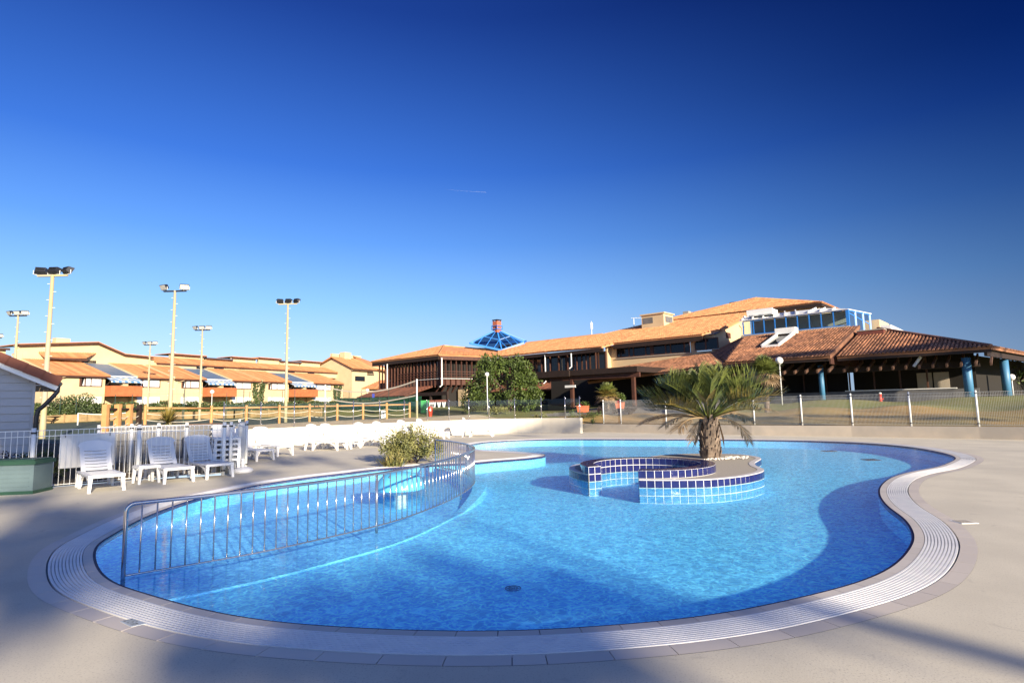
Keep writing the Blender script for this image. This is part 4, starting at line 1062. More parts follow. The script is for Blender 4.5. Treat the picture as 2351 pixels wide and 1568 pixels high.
# ------------------------------------------------------------------ clubhouse (local frame: A along the long wing towards the right, B into the building)
GT = R(42); KA = V((math.cos(GT), -math.sin(GT), 0)); KB = V((math.sin(GT), math.cos(GT), 0)); KO = V((-1.9, 72.75, 0)); G0 = 1.58
def K(a, b, z=0.0): return KO + KA * a + KB * b + V((0, 0, z))
AX = (KA, KB, V((0, 0, 1)))
club = thing('clubhouse', 'large clubhouse with orange tile roofs, dark timber facades and a blue framed skylight', 'building', K(10, 5, G0)); co = club.location
class KB_(MB):
    def kb(s, a0, a1, b0, b1, z0, z1):
        return s.box(K((a0 + a1) / 2, (b0 + b1) / 2, (z0 + z1) / 2), (abs(a1 - a0), abs(b1 - b0), abs(z1 - z0)), AX)
def kpart(name, mat, *boxes, parent=club):
    if name == 'wall' and len(boxes) > 1 and mat == 'dark': return [kpart(name, mat, b) for b in boxes]
    m_ = KB_()
    for b in boxes: m_.kb(*b)
    return m_.build(name, M[mat], parent, co)
m = 0.29
mainz = lambda b: 7.7 + m * b
low1z = lambda b: 4.4 + m * (b + 9.92)
low2z = lambda b: 4.4 + m * (b + 8.9)
kp = lambda pts, zf_: [K(a, b, zf_(b)) for a, b in pts]
r1 = tile_roof('roof', kp([(0.0, 0.0), (8.0, 0.2), (15.8, -0.35), (16.4, 1.15), (26.36, 1.14), (27.42, 3.06), (27.7, 12.2), (14.4, 13.4), (10.2, 8.5), (-7.6, 8.5)], mainz), KB, club, co, row=0.8)
# left wing: hipped
WC, WI, WL = (-1.75, -8.1), (0.0, 0.0), (-15.4, -8.15); AP = (-8.5, -1.4, 9.65); AB = (-8.5, 8.0, 9.65)
tile_roof('roof', [K(*WL, 7.7), K(*WC, 7.7), K(*AP)], KB, club, co, row=0.8)
tile_roof('roof', [K(*WC, 7.7), K(*WI, 7.7), K(-7.6, 8.4, 9.95), K(AB[0], 8.4, 9.65), K(*AP)], -KA, club, co, row=0.8)
tile_roof('roof', [K(*WL, 7.7), K(*AP), K(*AB), K(-15.4, 8.0, 7.7)], KA, club, co)
# ridge tiles
mb = MB(); mb.tube([K(WC[0], WC[1], 7.76), K(AP[0], AP[1], 9.74)], 0.11, 8); mb.tube([K(*AP) + V((0, 0, 0.06)), K(*AB)], 0.11, 8); mb.tube([K(WL[0], WL[1], 7.76), K(AP[0], AP[1], 9.74)], 0.10, 8); mb.tube([K(-7.6, 8.5, 10.2), K(10.2, 8.5, 10.2)], 0.11, 8); mb.build('ridge', M['tile'], r1, co)
# upper hipped roof
u0, u1, ub, uz = 14.7, 34.3, 12.8, 11.55; ap = (24.4, 22.4, 14.55)
tile_roof('roof', [K(u0, ub, uz), K(u1, ub, uz), K(*ap)], KB, club, co, row=0.8)
tile_roof('roof', [K(u1, ub, uz), K(u1, 32, uz), K(*ap)], -KA, club, co)
for bx_ in ((u0 + 0.2, u1, ub - 0.02, ub + 0.10, uz - 0.5, uz - 0.10), (u1 - 0.10, u1 + 0.02, ub + 0.12, 31, uz - 0.42, uz - 0.10), (0.2, 8, -0.02, 0.16, 7.15, 7.55), (8.0, 15.9, -0.32, -0.1, 7.08, 7.48), (16.3, 26.36, 1.18, 1.34, 7.42, 7.90), (-15.3, -1.9, -8.1, -7.92, 7.12, 7.55)): kpart('fascia', 'dkwood', bx_)
mb = MB(); mb.beam(K(-1.78, -8.0, 7.33), K(0, 0, 7.33), 0.16, 0.42); mb.build('fascia', M['rdwood'], club, co)
kpart('wall', 'cream', (27.9, 33.9, 13.3, 13.6, 9.0, 11.4), (33.6, 33.9, 13.6, 24, 8.5, 11.3))
# gable wall under the main roof's right end
mb = MB(); mb.slab([K(27.2, 2.05, 5.6), K(27.2, 12.0, 7.0), K(27.2, 12.0, mainz(12.0) - 0.16), K(27.2, 2.05, mainz(2.05) - 0.16)], 0.3, KA); mb.build('wall', M['cream'], club, co)
mb = MB(); mb.beam(K(27.55, 3.0, mainz(3.0) - 0.12), K(27.75, 12.0, mainz(12.0) - 0.12), 0.10, 0.22); mb.build('verge', M['tile'], club, co)
kpart('wall', 'cream', (15.15, 15.42, 1.35, 2.4, 4.5, 7.9)); kpart('wall', 'dark', (-2.2, 0.4, 1.6, 1.9, 1.4, 7.6))
kpart('vent', 'rdwood', (27.2, 27.26, 5.0, 6.1, 7.9, 8.45))
mb = MB(); mb.tube([K(27.6, 8.6, 9.6), K(27.5, 9.3, 9.3), K(27.4, 9.4, 7.2)], 0.07, 8); mb.build('downpipe', M['cream'], club, co)
# upper window band above the lower roof
kpart('wall', 'cream', (15.4, 27.2, 2.0, 2.3, 4.9, 6.46), (15.4, 16.2, 2.0, 2.3, 6.455, 7.9), (24.75, 25.25, 2.0, 2.3, 6.455, 7.9), (16.19, 24.76, 2.02, 2.3, 7.66, 8.1), (25.24, 27.2, 2.02, 2.3, 7.72, 8.1))
kpart('sill', 'ledge', (16.1, 24.9, 1.86, 2.01, 6.36, 6.44)); kpart('sill', 'ledge', (25.2, 27.7, 1.80, 2.0, 6.52, 6.60))
wx = [16.2, 17.75, 18.3, 19.75, 20.35, 20.6, 22.05, 22.6, 24.1, 24.7]
for a_, b_ in zip(wx[:-1], wx[1:]):
    if b_ - a_ < 0.3: kpart('mullion', 'winframe', (a_, b_, 1.94, 2.0, 6.46, 7.66)); continue
    f = kpart('window', 'winframe', (a_, a_ + 0.07, 1.95, 2.05, 6.46, 7.66), (b_ - 0.07, b_, 1.95, 2.05, 6.46, 7.66), (a_ + 0.07, b_ - 0.07, 1.95, 2.05, 6.46, 6.54), (a_ + 0.07, b_ - 0.07, 1.95, 2.05, 7.58, 7.66)); kpart('pane', 'darkglass', (a_ + 0.07, b_ - 0.07, 1.99, 2.01, 6.54, 7.58), parent=f)
for a_, b_ in ((25.25, 26.4), (26.4, 27.65)):
    f = kpart('window', 'winframe', (a_, a_ + 0.08, 1.84, 1.96, 6.6, 7.72), (b_ - 0.08, b_, 1.84, 1.96, 6.6, 7.72), (a_ + 0.08, b_ - 0.08, 1.84, 1.96, 7.62, 7.72)); kpart('pane', 'darkglass', (a_ + 0.08, b_ - 0.08, 1.88, 1.91, 6.6, 7.62), parent=f)
mb = MB(); mb.slab([K(25.9, 1.3, 7.95), K(27.4, 2.0, 8.05), K(27.5, 3.0, 8.40), K(26.3, 1.2, 7.98)], 0.1); mb.build('soffit', M['concrete'], club, co)
# lower roofs
lowp = lambda a, b: 6.74 + 0.08 * (a - 33) + 0.203 * (b - 2)
tile_roof('roof', kp([(33, -9.75), (39.92, -9.92), (39.92, 0.05), (30.9, 0.3)], low1z), KB, club, co, 'tilelow', row=0.42, pitch=0.22, rad=0.085)
tile_roof('roof', [K(a_, b_, lowp(a_, b_)) for a_, b_ in ((19.5, -8.5), (27, -9.2), (33, -9.75), (27.2, 2.0), (14.2, 2.0))], KB, club, co, 'tilelow', row=0.6, pitch=0.22, rad=0.085)
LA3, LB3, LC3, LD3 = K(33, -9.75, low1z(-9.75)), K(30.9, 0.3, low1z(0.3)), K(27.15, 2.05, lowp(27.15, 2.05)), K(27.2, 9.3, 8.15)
tile_roof('roof', [LA3, LB3, LC3], KB, club, co, 'tilelow', row=0.5, pitch=0.22, rad=0.085)
tile_roof('roof', [LC3, LB3, LD3], KB, club, co, 'tilelow', row=0.5, pitch=0.22, rad=0.085)
tile_roof('roof', kp([(40.2, -8.9), (48.3, -8.9), (41.3, -0.4), (40.2, -0.9)], low2z), KB, club, co, 'tilelow', row=0.42)
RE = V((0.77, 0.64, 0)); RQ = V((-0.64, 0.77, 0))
tile_roof('roof', [K(48.3, -8.9, 4.4), K(48.3, -8.9, 4.4) + RE * 30, K(41.3, -0.4, 6.865) + RE * 25, K(41.3, -0.4, 6.865)], RQ, club, co, 'tilelow', row=0.6)
mb = MB(); mb.tube([K(48.3, -8.9, 4.46), K(41.3, -0.4, 6.93)], 0.12, 8); mb.tube([K(41.3, -0.4, 6.93), K(41.3, -0.4, 6.93) + RE * 24], 0.12, 8); mb.beam(K(39.95, -9.9, low1z(-9.9) - 0.05), K(39.95, 0, low1z(0) - 0.05), 0.16, 0.26); mb.build('ridge', M['tilelow'], club, co)
mb = MB(); mb.slab([K(39.98, -9.6, 3.9), K(39.98, 0, 3.9), K(39.98, 0, low1z(0) - 0.2), K(39.98, -9.6, low1z(-9.6) - 0.2)], 0.1, KA); mb.build('gable_boarding', M['rdwood'], club, co)
M['brickdk'] = pmat('dark_red_cladding', (0.16, 0.045, 0.03), 0.7, (0.12, 0.035, 0.025), 4.0)
kpart('parapet', 'brickdk', (40.3, 42.0, -2.6, -2.3, 5.9, 6.6), (40.3, 40.6, -2.3, -0.5, 5.9, 6.6), (41.7, 42.0, -2.3, -0.5, 5.9, 6.6))
kpart('parapet_cap', 'ledge', (40.25, 42.05, -2.65, -0.45, 6.61, 6.68))
# skylight gallery in blue frames
ga0, ga1, gz0, gz1 = 30.8, 39.1, 7.40, 8.75
gal = kpart('skylight_gallery', 'bluepaint', (ga0, ga1, -0.05, 0.05, gz0, gz0 + 0.08), (ga0, ga1, -0.05, 0.05, gz1 - 0.10, gz1), (ga1, ga1 + 0.22, -0.1, 0.12, gz0, gz1 + 0.05))
for i in range(9):
    a_ = ga0 + (ga1 - ga0) * i / 9
    kpart('mullion', 'bluepaint', (a_ - 0.04, a_ + 0.04, -0.06, 0.06, gz0 + 0.08, gz1 - 0.1), parent=gal)
    kpart('pane', 'blueglass', (a_ + 0.04, a_ + (ga1 - ga0) / 9 - 0.04, -0.01, 0.01, gz0 + 0.08, gz1 - 0.1), parent=gal)
mb = MB(); e0, e1 = K(ga1 + 0.12, 0, 0), K(39.95, 4.4, 0)
gd = (e1 - e0).normalized()
for s_ in (0.0, 0.33, 0.68, 1.0):
    p = e0.lerp(e1, s_); mb.box((p.x, p.y, (6.9 + gz1) / 2), (0.13, 0.13, gz1 - 6.9))
for z in (6.95, gz1 - 0.07): mb.beam(e0 + V((0, 0, z)), e1 + V((0, 0, z)), 0.1, 0.14)
mb.beam(e0 + V((0, 0, 8.5)), e1 + V((0, 0, 7.8)), 0.05, 0.08); mb.build('end_frame', M['bluepaint'], gal, co)
mb = MB(); mb.beam(e0 + V((0, 0, 7.85)), e1 + V((0, 0, 7.85)), 0.02, 1.6); mb.build('pane', M['blueglass'], gal, co)
kpart('back_wall', 'wallw', (ga0, ga1, 2.2, 2.3, 7.2, 8.9), parent=gal)
kpart('floor_slab', 'concrete', (ga0, ga1, 0.1, 3.9, 7.0, 7.1), parent=gal)
kpart('flashing', 'ledge', (ga0 - 0.2, ga1 + 0.2, -0.16, -0.06, gz0 - 0.16, gz0 + 0.0), parent=gal)
gt = lambda b: gz1 + 0.05 + 0.21 * b
mb = MB(); mb.slab([K(ga0 - 0.3, -0.15, gt(-0.15)), K(ga1 + 0.2, -0.15, gt(-0.15)), K(36.4, 4.0, gt(4.0)), K(29.6, 4.0, gt(4.0))], 0.06); mb.slab([K(ga1 + 0.2, -0.15, gt(-0.15)), K(40.1, 4.6, gt(-0.15)), K(36.4, 4.0, gt(4.0))], 0.06); mb.build('roof_panel', M['whitepaint'], gal, co)
for i in range(9):
    a_ = ga0 + (ga1 - ga0) * i / 9; b_ = 3.9 if a_ < 36.2 else 3.9 * (ga1 - a_) / (ga1 - 36.2); ae = a_ - 1.2 * (b_ / 3.9) * (1 if i < 6 else 0.3)
    mb = MB(); mb.beam(K(a_, -0.15, gt(-0.15) + 0.08), K(ae, b_, gt(b_) + 0.08), 0.10, 0.16); mb.build('roof_rib', M['whitepaint'], gal, co)
mb = MB()
for (x0_, x1_, y0_, y1_) in ((30.9, 33.1, 1.2, 2.0),):
    mb.box(K(32.0, 1.7, gt(1.7) + 0.24), (2.1, 1.3, 0.36), AX); mb.box(K(32.0, 1.0, gt(1.7) + 0.38), (2.3, 0.12, 0.5), AX); mb.box(K(30.95, 1.7, gt(1.7) + 0.30), (0.12, 1.5, 0.5), AX); mb.box(K(33.05, 1.7, gt(1.7) + 0.30), (0.12, 1.5, 0.5), AX)
mb.build('roof_hatch', M['whitepaint'], gal, co)
M['rafter'] = pmat('brown_rafter_wood', (0.10, 0.05, 0.032), 0.8, (0.075, 0.038, 0.025), 3.0)
# roof light in the lower roof
rl = KB_(); sl_a, sl_b = 34.2, 35.5
def lz(b): return low1z(b) + 0.12
for a_ in (sl_a, sl_b): rl.beam(K(a_, -5.6, lz(-5.6)), K(a_, -1.4, lz(-1.4) + 0.08), 0.12, 0.34)
rl.box(K((sl_a + sl_b) / 2, -1.3, lz(-1.3) + 0.28), (1.6, 0.9, 0.5), AX); rl.beam(K(sl_a, -5.6, lz(-5.6)), K(sl_b, -5.6, lz(-5.6)), 0.1, 0.2)
rlo = rl.build('roof_light', M['whitepaint'], club, co)
mb = MB(); mb.slab([K(sl_a + .06, -5.5, lz(-5.5) + 0.02), K(sl_b - .06, -5.5, lz(-5.5) + 0.02), K(sl_b - .06, -1.7, lz(-1.7) + 0.06), K(sl_a + .06, -1.7, lz(-1.7) + 0.06)], 0.03); mb.build('pane', M['darkglass'], rlo, co)
kpart('roof_vent', 'whitepaint', (41.0, 41.7, 2.6, 10.5, 6.9, 7.45)); kpart('wall', 'cream', (39.6, 40.6, 4.6, 9, 6.6, 8.2))
# pyramid roof lantern over the inner corner with its brick chimney
py = [K(-2.95, 3.9, 8.9), K(-0.35, 6.6, 9.78), K(-2.6, 10.3, 10.55), K(-7.6, 6.8, 10.55), K(-5.7, 4.4, 9.65)]
py = [gz(1152, 806, 8.9), gz(1203, 789, 9.95), K(-3.4, 9.6, 10.5), gz(1078, 790, 9.95)]
tp1 = [gz(1141, 770, 10.7), gz(1150, 770, 10.7)]
Pap = atY(1141, 757, (py[0].y + py[2].y) / 2 + 0.2)
lan = thing('tmp', '', '') if False else None
mb = MB()
for i in range(4): mb.beam(py[i] + V((0, 0, 0.1)), py[(i + 1) % 4] + V((0, 0, 0.1)), 0.22, 0.26)
for p in py: mb.beam(p + V((0, 0, 0.12)), Pap, 0.16, 0.16)
lant = mb.build('roof_lantern', M['bluepaint'], club, co)
for (i, j) in ((3, 0), (0, 1)):
    mb = MB(); mb.slab([py[i] + V((0, 0, 0.1)), py[j] + V((0, 0, 0.1)), Pap], 0.03); mb.build('pane', M['lanternglass'], lant, co)
    mb = MB()
    for s_ in (0.25, 0.5, 0.75):
        q0 = py[i].lerp(py[j], s_); side_p = py[i] if s_ < 0.5 else py[j]; 
        if j == 0: tgt = py[0].lerp(Pap, 1 - abs(s_ - 0) ) if False else (py[i].lerp(Pap, min(1, 2 * s_)) if s_ < 0.5 else py[0].lerp(Pap, 2 - 2 * s_))
        else: tgt = py[0].lerp(Pap, min(1, 2 * s_)) if s_ <= 0.5 else py[1].lerp(Pap, 2 - 2 * s_)
        mb.beam(q0 + V((0, 0, 0.14)), tgt + V((0, 0, 0.06)), 0.07, 0.08)
    for s_ in (0.5,): mb.beam(py[i].lerp(Pap, s_) + V((0, 0, 0.06)), py[j].lerp(Pap, s_) + V((0, 0, 0.06)), 0.07, 0.08)
    mb.build('glazing_bar', M['bluepaint'], lant, co)
chb = Pap + V((0, 0, -0.4)); ct = atY(1141, 735, chb.y).z
chm = MB(); chm.box((chb.x, chb.y, (chb.z + ct) / 2 - 0.1), (0.85, 0.85, ct - chb.z - 0.2), AX); cho = chm.build('chimney', M['brick'], club, co)
mb = MB()
for i in (-1, 1):
    for j in (-1, 1): mb.box(V((chb.x, chb.y, ct - 0.13)) + KA * 0.36 * i + KB * 0.36 * j, (0.12, 0.12, 0.22), AX)
mb.box((chb.x, chb.y, ct), (0.98, 0.98, 0.07), AX); mb.build('chimney_cap', M['dkwood'], cho, co)
mb = MB(); mb.box((chb.x, chb.y, Pap.z + 0.05), (1.15, 1.15, 0.10), AX); mb.box((chb.x, chb.y, Pap.z + 0.5), (1.12, 1.12, 0.08), AX)
for i in (-1, 1):
    for j in (-1, 1): mb.box(V((chb.x, chb.y, Pap.z + 0.27)) + KA * 0.52 * i + KB * 0.52 * j, (0.07, 0.07, 0.4), AX)
mb.build('collar_frame', M['bluepaint'], lant, co)
kpart('chimney', 'cream', (15.5, 18.4, 9.0, 11.4, 9.9, 11.9)); kpart('louvre', 'concrete', (15.7, 17.0, 8.97, 9.0, 10.9, 11.6)); kpart('louvre', 'concrete', (18.4, 18.43, 9.4, 11.2, 10.9, 11.6)); kpart('chimney_cap', 'cream', (15.35, 18.55, 8.85, 11.55, 11.9, 12.05))
kpart('chimney', 'ledge', (15.7, 16.5, 19.8, 20.6, 12.5, 13.55)); kpart('chimney', 'dkwood', (20.4, 22.1, 24.0, 25.0, 13.0, 14.65))
# left wing facades: recessed glazing, fins, balcony skirt and posts
kpart('wall', 'dark', (-14.2, -2.6, -6.9, -6.6, 4.9, 7.5), (-14.2, -14.0, -6.6, 7, 1.5, 7.5), (0.3, 15.4, 1.4, 1.7, 1.5, 7.3), (15.4, 27, 2.3, 2.5, 1.5, 6.0), (-14.0, -2.7, -5.2, -4.9, 1.5, 4.4))
mb = MB(); mb.slab([K(-2.7, -6.8, 1.5), K(-1.3, 1.5, 1.5), K(-1.3, 1.5, 7.4), K(-2.7, -6.8, 7.4)], 0.2, KA); mb.build('wall', M['dark'], club, co)
for i in range(9):
    a_ = -13.6 + 1.22 * i; f = kpart('window', 'winframe', (a_, a_ + 0.06, -6.98, -6.9, 4.95, 7.3), (a_ + 1.0, a_ + 1.06, -6.98, -6.9, 4.95, 7.3)); kpart('pane', 'darkglass', (a_ + 0.06, a_ + 1.0, -6.95, -6.92, 5.0, 7.3), parent=f)
for i in range(13):
    a_ = 0.8 + 1.12 * i; f = kpart('window', 'winframe', (a_, a_ + 0.06, 1.3, 1.4, 4.9, 7.2), (a_ + 1.0, a_ + 1.06, 1.3, 1.4, 4.9, 7.2))
    kpart('pane', 'darkglass', (a_ + 0.06, a_ + 1.0, 1.34, 1.38, 4.9, 7.2), parent=f)
kpart('floor_band', 'rdwood', (-14.4, -2.2, -7.6, -6.9, 4.15, 4.85), (0.2, 16.4, 0.5, 1.4, 4.1, 4.7))
mb = MB(); mb.slab([K(-2.2, -7.6, 4.15), K(-0.6, 0.5, 4.15), K(-0.6, 0.5, 4.85), K(-2.2, -7.6, 4.85)], 0.5, KA); mb.build('floor_band', M['rdwood'], club, co)
for i in range(19):
    a_ = -14.3 + 0.66 * i; mb = MB(); mb.beam(K(a_, -7.62, 3.9), K(a_, -7.62, 7.25), 0.16, 0.09, KA); mb.build('fin', M['rdwood'], club, co)
for i in range(12):
    s_ = i / 11; p = K(-2.15 + 1.55 * s_, -7.7 + 8.0 * s_); mb = MB(); mb.beam(p + KA * 0.1 + V((0, 0, 3.9)), p + KA * 0.1 + V((0, 0, 7.25)), 0.16, 0.09, KB); mb.beam(p + KA * 0.1 + V((0, 0, 4.1)), p + KA * -0.7 + V((0, 0, 3.3)), 0.09, 0.14); mb.build('fin', M['rdwood'], club, co)
for i in range(26):
    a_ = 0.4 + 0.64 * i; mb = MB(); mb.beam(K(a_, 0.42, 3.8), K(a_, 0.42, 5.2 if i % 2 else 7.2), 0.14, 0.09, KA); mb.build('fin', M['rdwood'], club, co)
for z in (5.15, 5.45, 5.75): kpart('balcony_rail', 'rdwood', (-10, -2.1, -7.72, -7.66, z, z + 0.07))
mb = MB()
for z in (5.15, 5.45, 5.75): mb.beam(K(-2.0, -7.7, z), K(-0.4, 0.3, z), 0.06, 0.07)
mb.build('balcony_rail', M['rdwood'], club, co)
mb = MB(); mb.beam(K(-1.98, -7.74, 4.9), K(-0.42, 0.3, 4.9), 0.05, 0.05); mb.build('balcony_sill', M['whitepaint'], club, co)
kpart('balcony_sill', 'whitepaint', (-6, -2.1, -7.76, -7.70, 4.87, 4.92))
# skirt roofs of brown tiles under the upper floor
M['tiledk'] = pmat('dark_brown_tile', (0.13, 0.045, 0.025), 0.8, (0.09, 0.03, 0.018), 1.5, island=0.3)
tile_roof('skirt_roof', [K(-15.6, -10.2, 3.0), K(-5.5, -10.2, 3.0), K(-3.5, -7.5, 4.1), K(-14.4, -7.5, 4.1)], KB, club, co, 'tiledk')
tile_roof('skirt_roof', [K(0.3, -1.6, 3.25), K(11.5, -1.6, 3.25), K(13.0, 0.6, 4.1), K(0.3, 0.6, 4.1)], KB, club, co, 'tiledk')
kpart('beam', 'dkwood', (-7.0, 0.6, -9.0, -8.7, 2.9, 3.3), (-15.4, -5.6, -10.1, -9.9, 2.75, 3.0))
for a_, b_ in ((-15.2, -10.0), (-11.5, -10.0), (-6.8, -8.85), (-2.4, -8.85), (0.5, -8.85), (-2.3, -4.5), (-5.8, -10.0)): kpart('column', 'dkwood', (a_ - 0.12, a_ + 0.12, b_ - 0.12, b_ + 0.12, 1.4, 3.0))
kpart('wall', 'cream', (-1.9, -0.4, -5.0, -4.8, 1.4, 3.6))
# pale downpipes
for a_, b_, z0_, z1_ in ((-11.8, -8.2, 3.4, 7.2), (-1.5, -7.9, 3.9, 7.3), (-0.1, -1.1, 5.9, 7.4), (7.9, -0.25, 4.0, 7.3), (11.8, -0.45, 5.5, 7.2)):
    mb = MB(); p = K(a_, b_); mb.tube([(p.x, p.y, z1_), (p.x, p.y, z0_ + 0.2), (p.x - 0.25, p.y, z0_)], 0.07, 8); mb.build('downpipe', M['whitepaint'] if z0_ < 5 else M['galv'], club, co)
# entrance canopy
kpart('canopy', 'dkwood', (11.8, 27.0, -12.6, -6.6, 4.0, 4.45), (11.7, 20.5, -12.75, -12.6, 3.95, 4.5)); kpart('canopy_beam', 'rdwood', (18.0, 27.0, -12.3, -12.1, 3.62, 3.98))
for a_, b_ in ((13.0, -12.0), (20.4, -12.2), (26.0, -11.5)): kpart('column', 'rdwood', (a_ - 0.13, a_ + 0.13, b_ - 0.13, b_ + 0.13, 1.3, 4.0))
kpart('sign_plate', 'whitepaint', (19.8, 20.9, -12.45, -12.37, 3.0, 3.2))
kpart('wall', 'dark', (11, 39.5, -3.2, -3.0, 1.4, 4.9), (39.5, 47.0, -1.2, -1.0, 1.4, 4.9), (36.9, 47.4, -6.2, -6.1, 1.5, 2.05))
mb = MB(); mb.beam(K(46.4, -1.2, 2.9), K(46.4, -1.2, 2.9) + RE * 32, 0.2, 3.2); mb.build('wall', M['dark'], club, co)
mb = MB(); mb.beam(K(48.0, -8.6, 4.1), K(48.0, -8.6, 4.1) + RE * 29, 0.15, 0.4); mb.build('beam', M['dkwood'], club, co)
kpart('low_wall', 'concrete', (29, 47.4, -6.5, -6.25, 1.3, 2.05)); kpart('coping', 'whitepaint', (40, 46.3, -6.55, -6.2, 2.06, 2.12))  # low_wall takes the darker concrete to stand in for shade under the roof
for i in range(10): kpart('window', 'winframe', (30 + 1.6 * i, 30.1 + 1.6 * i, -3.32, -3.2, 1.6, 4.4))
for (a_, z0_, z1_) in ((43.6, 1.9, 3.3), (44.6, 2.0, 3.3), (45.8, 3.6, 3.9), (44.2, 3.6, 3.9)): kpart('pale_panel', 'wallg', (a_, a_ + 0.9, -1.28, -1.2, z0_, z1_))
for i in range(17):
    a_ = 28.3 + 0.72 * i; mb = MB(); mb.beam(K(a_, -9.75, 3.42), K(a_, -7.3, 4.12), 0.10, 0.20); mb.build('rafter_end', M['rafter'], club, co)
for i in range(12):
    a_ = 40.5 + 0.70 * i; mb = MB(); mb.beam(K(a_, -8.75, 3.42), K(a_, -6.3, 4.12), 0.10, 0.20); mb.build('rafter_end', M['rafter'], club, co)
kpart('beam', 'dkwood', (26, 47.6, -7.2, -6.9, 3.35, 3.75), (40.2, 48.3, -8.85, -8.75, 4.10, 4.27), (30, 39.9, -9.80, -9.70, 4.10, 4.27))
for i, (a_, b_, r_) in enumerate(((39.0, -8.4, 0.17), (47.0, -7.9, 0.24), (48.6, -2.6, 0.24), (50.2, 3.6, 0.24), (29.0, -8.2, 0.08))):
    p = K(a_, b_); mb = MB(); mb.cyl((p.x, p.y), r_, 1.3, 3.9, 16); mb.build('blue_column', M['palepaint'], club, co, True)
p = K(44.8, -8.3); mb = MB(); mb.tube([(p.x, p.y, 4.1), (p.x - 0.3, p.y + 0.3, 3.5)], 0.09, 8); mb.build('downpipe', M['whitepaint'], club, co)
# aerials
for (a_, b_, z0_, z1_, nm) in ((8.6, 8.5, 10.1, 12.0, 'mast'), (13.0, 11.5, 10.9, 12.2, 'aerial')):
    p = K(a_, b_); mb = MB(); mb.cyl((p.x, p.y), 0.05, z0_, z1_, 8)
    if nm == 'mast':
        for k in range(3): mb.box((p.x + 0.12 * math.cos(k * 2.1), p.y + 0.12 * math.sin(k * 2.1), z1_ - 0.6), (0.08, 0.08, 0.8))
    else:
        mb.beam((p.x - 0.3, p.y, z1_), (p.x + 1.1, p.y - 0.2, z1_ - 0.06), 0.05, 0.05)
        for k in range(6): mb.box((p.x - 0.1 + 0.2 * k, p.y - 0.03 * k, z1_), (0.03, 0.5, 0.03))
    mb.build('aerial', M['galv'], club, co)

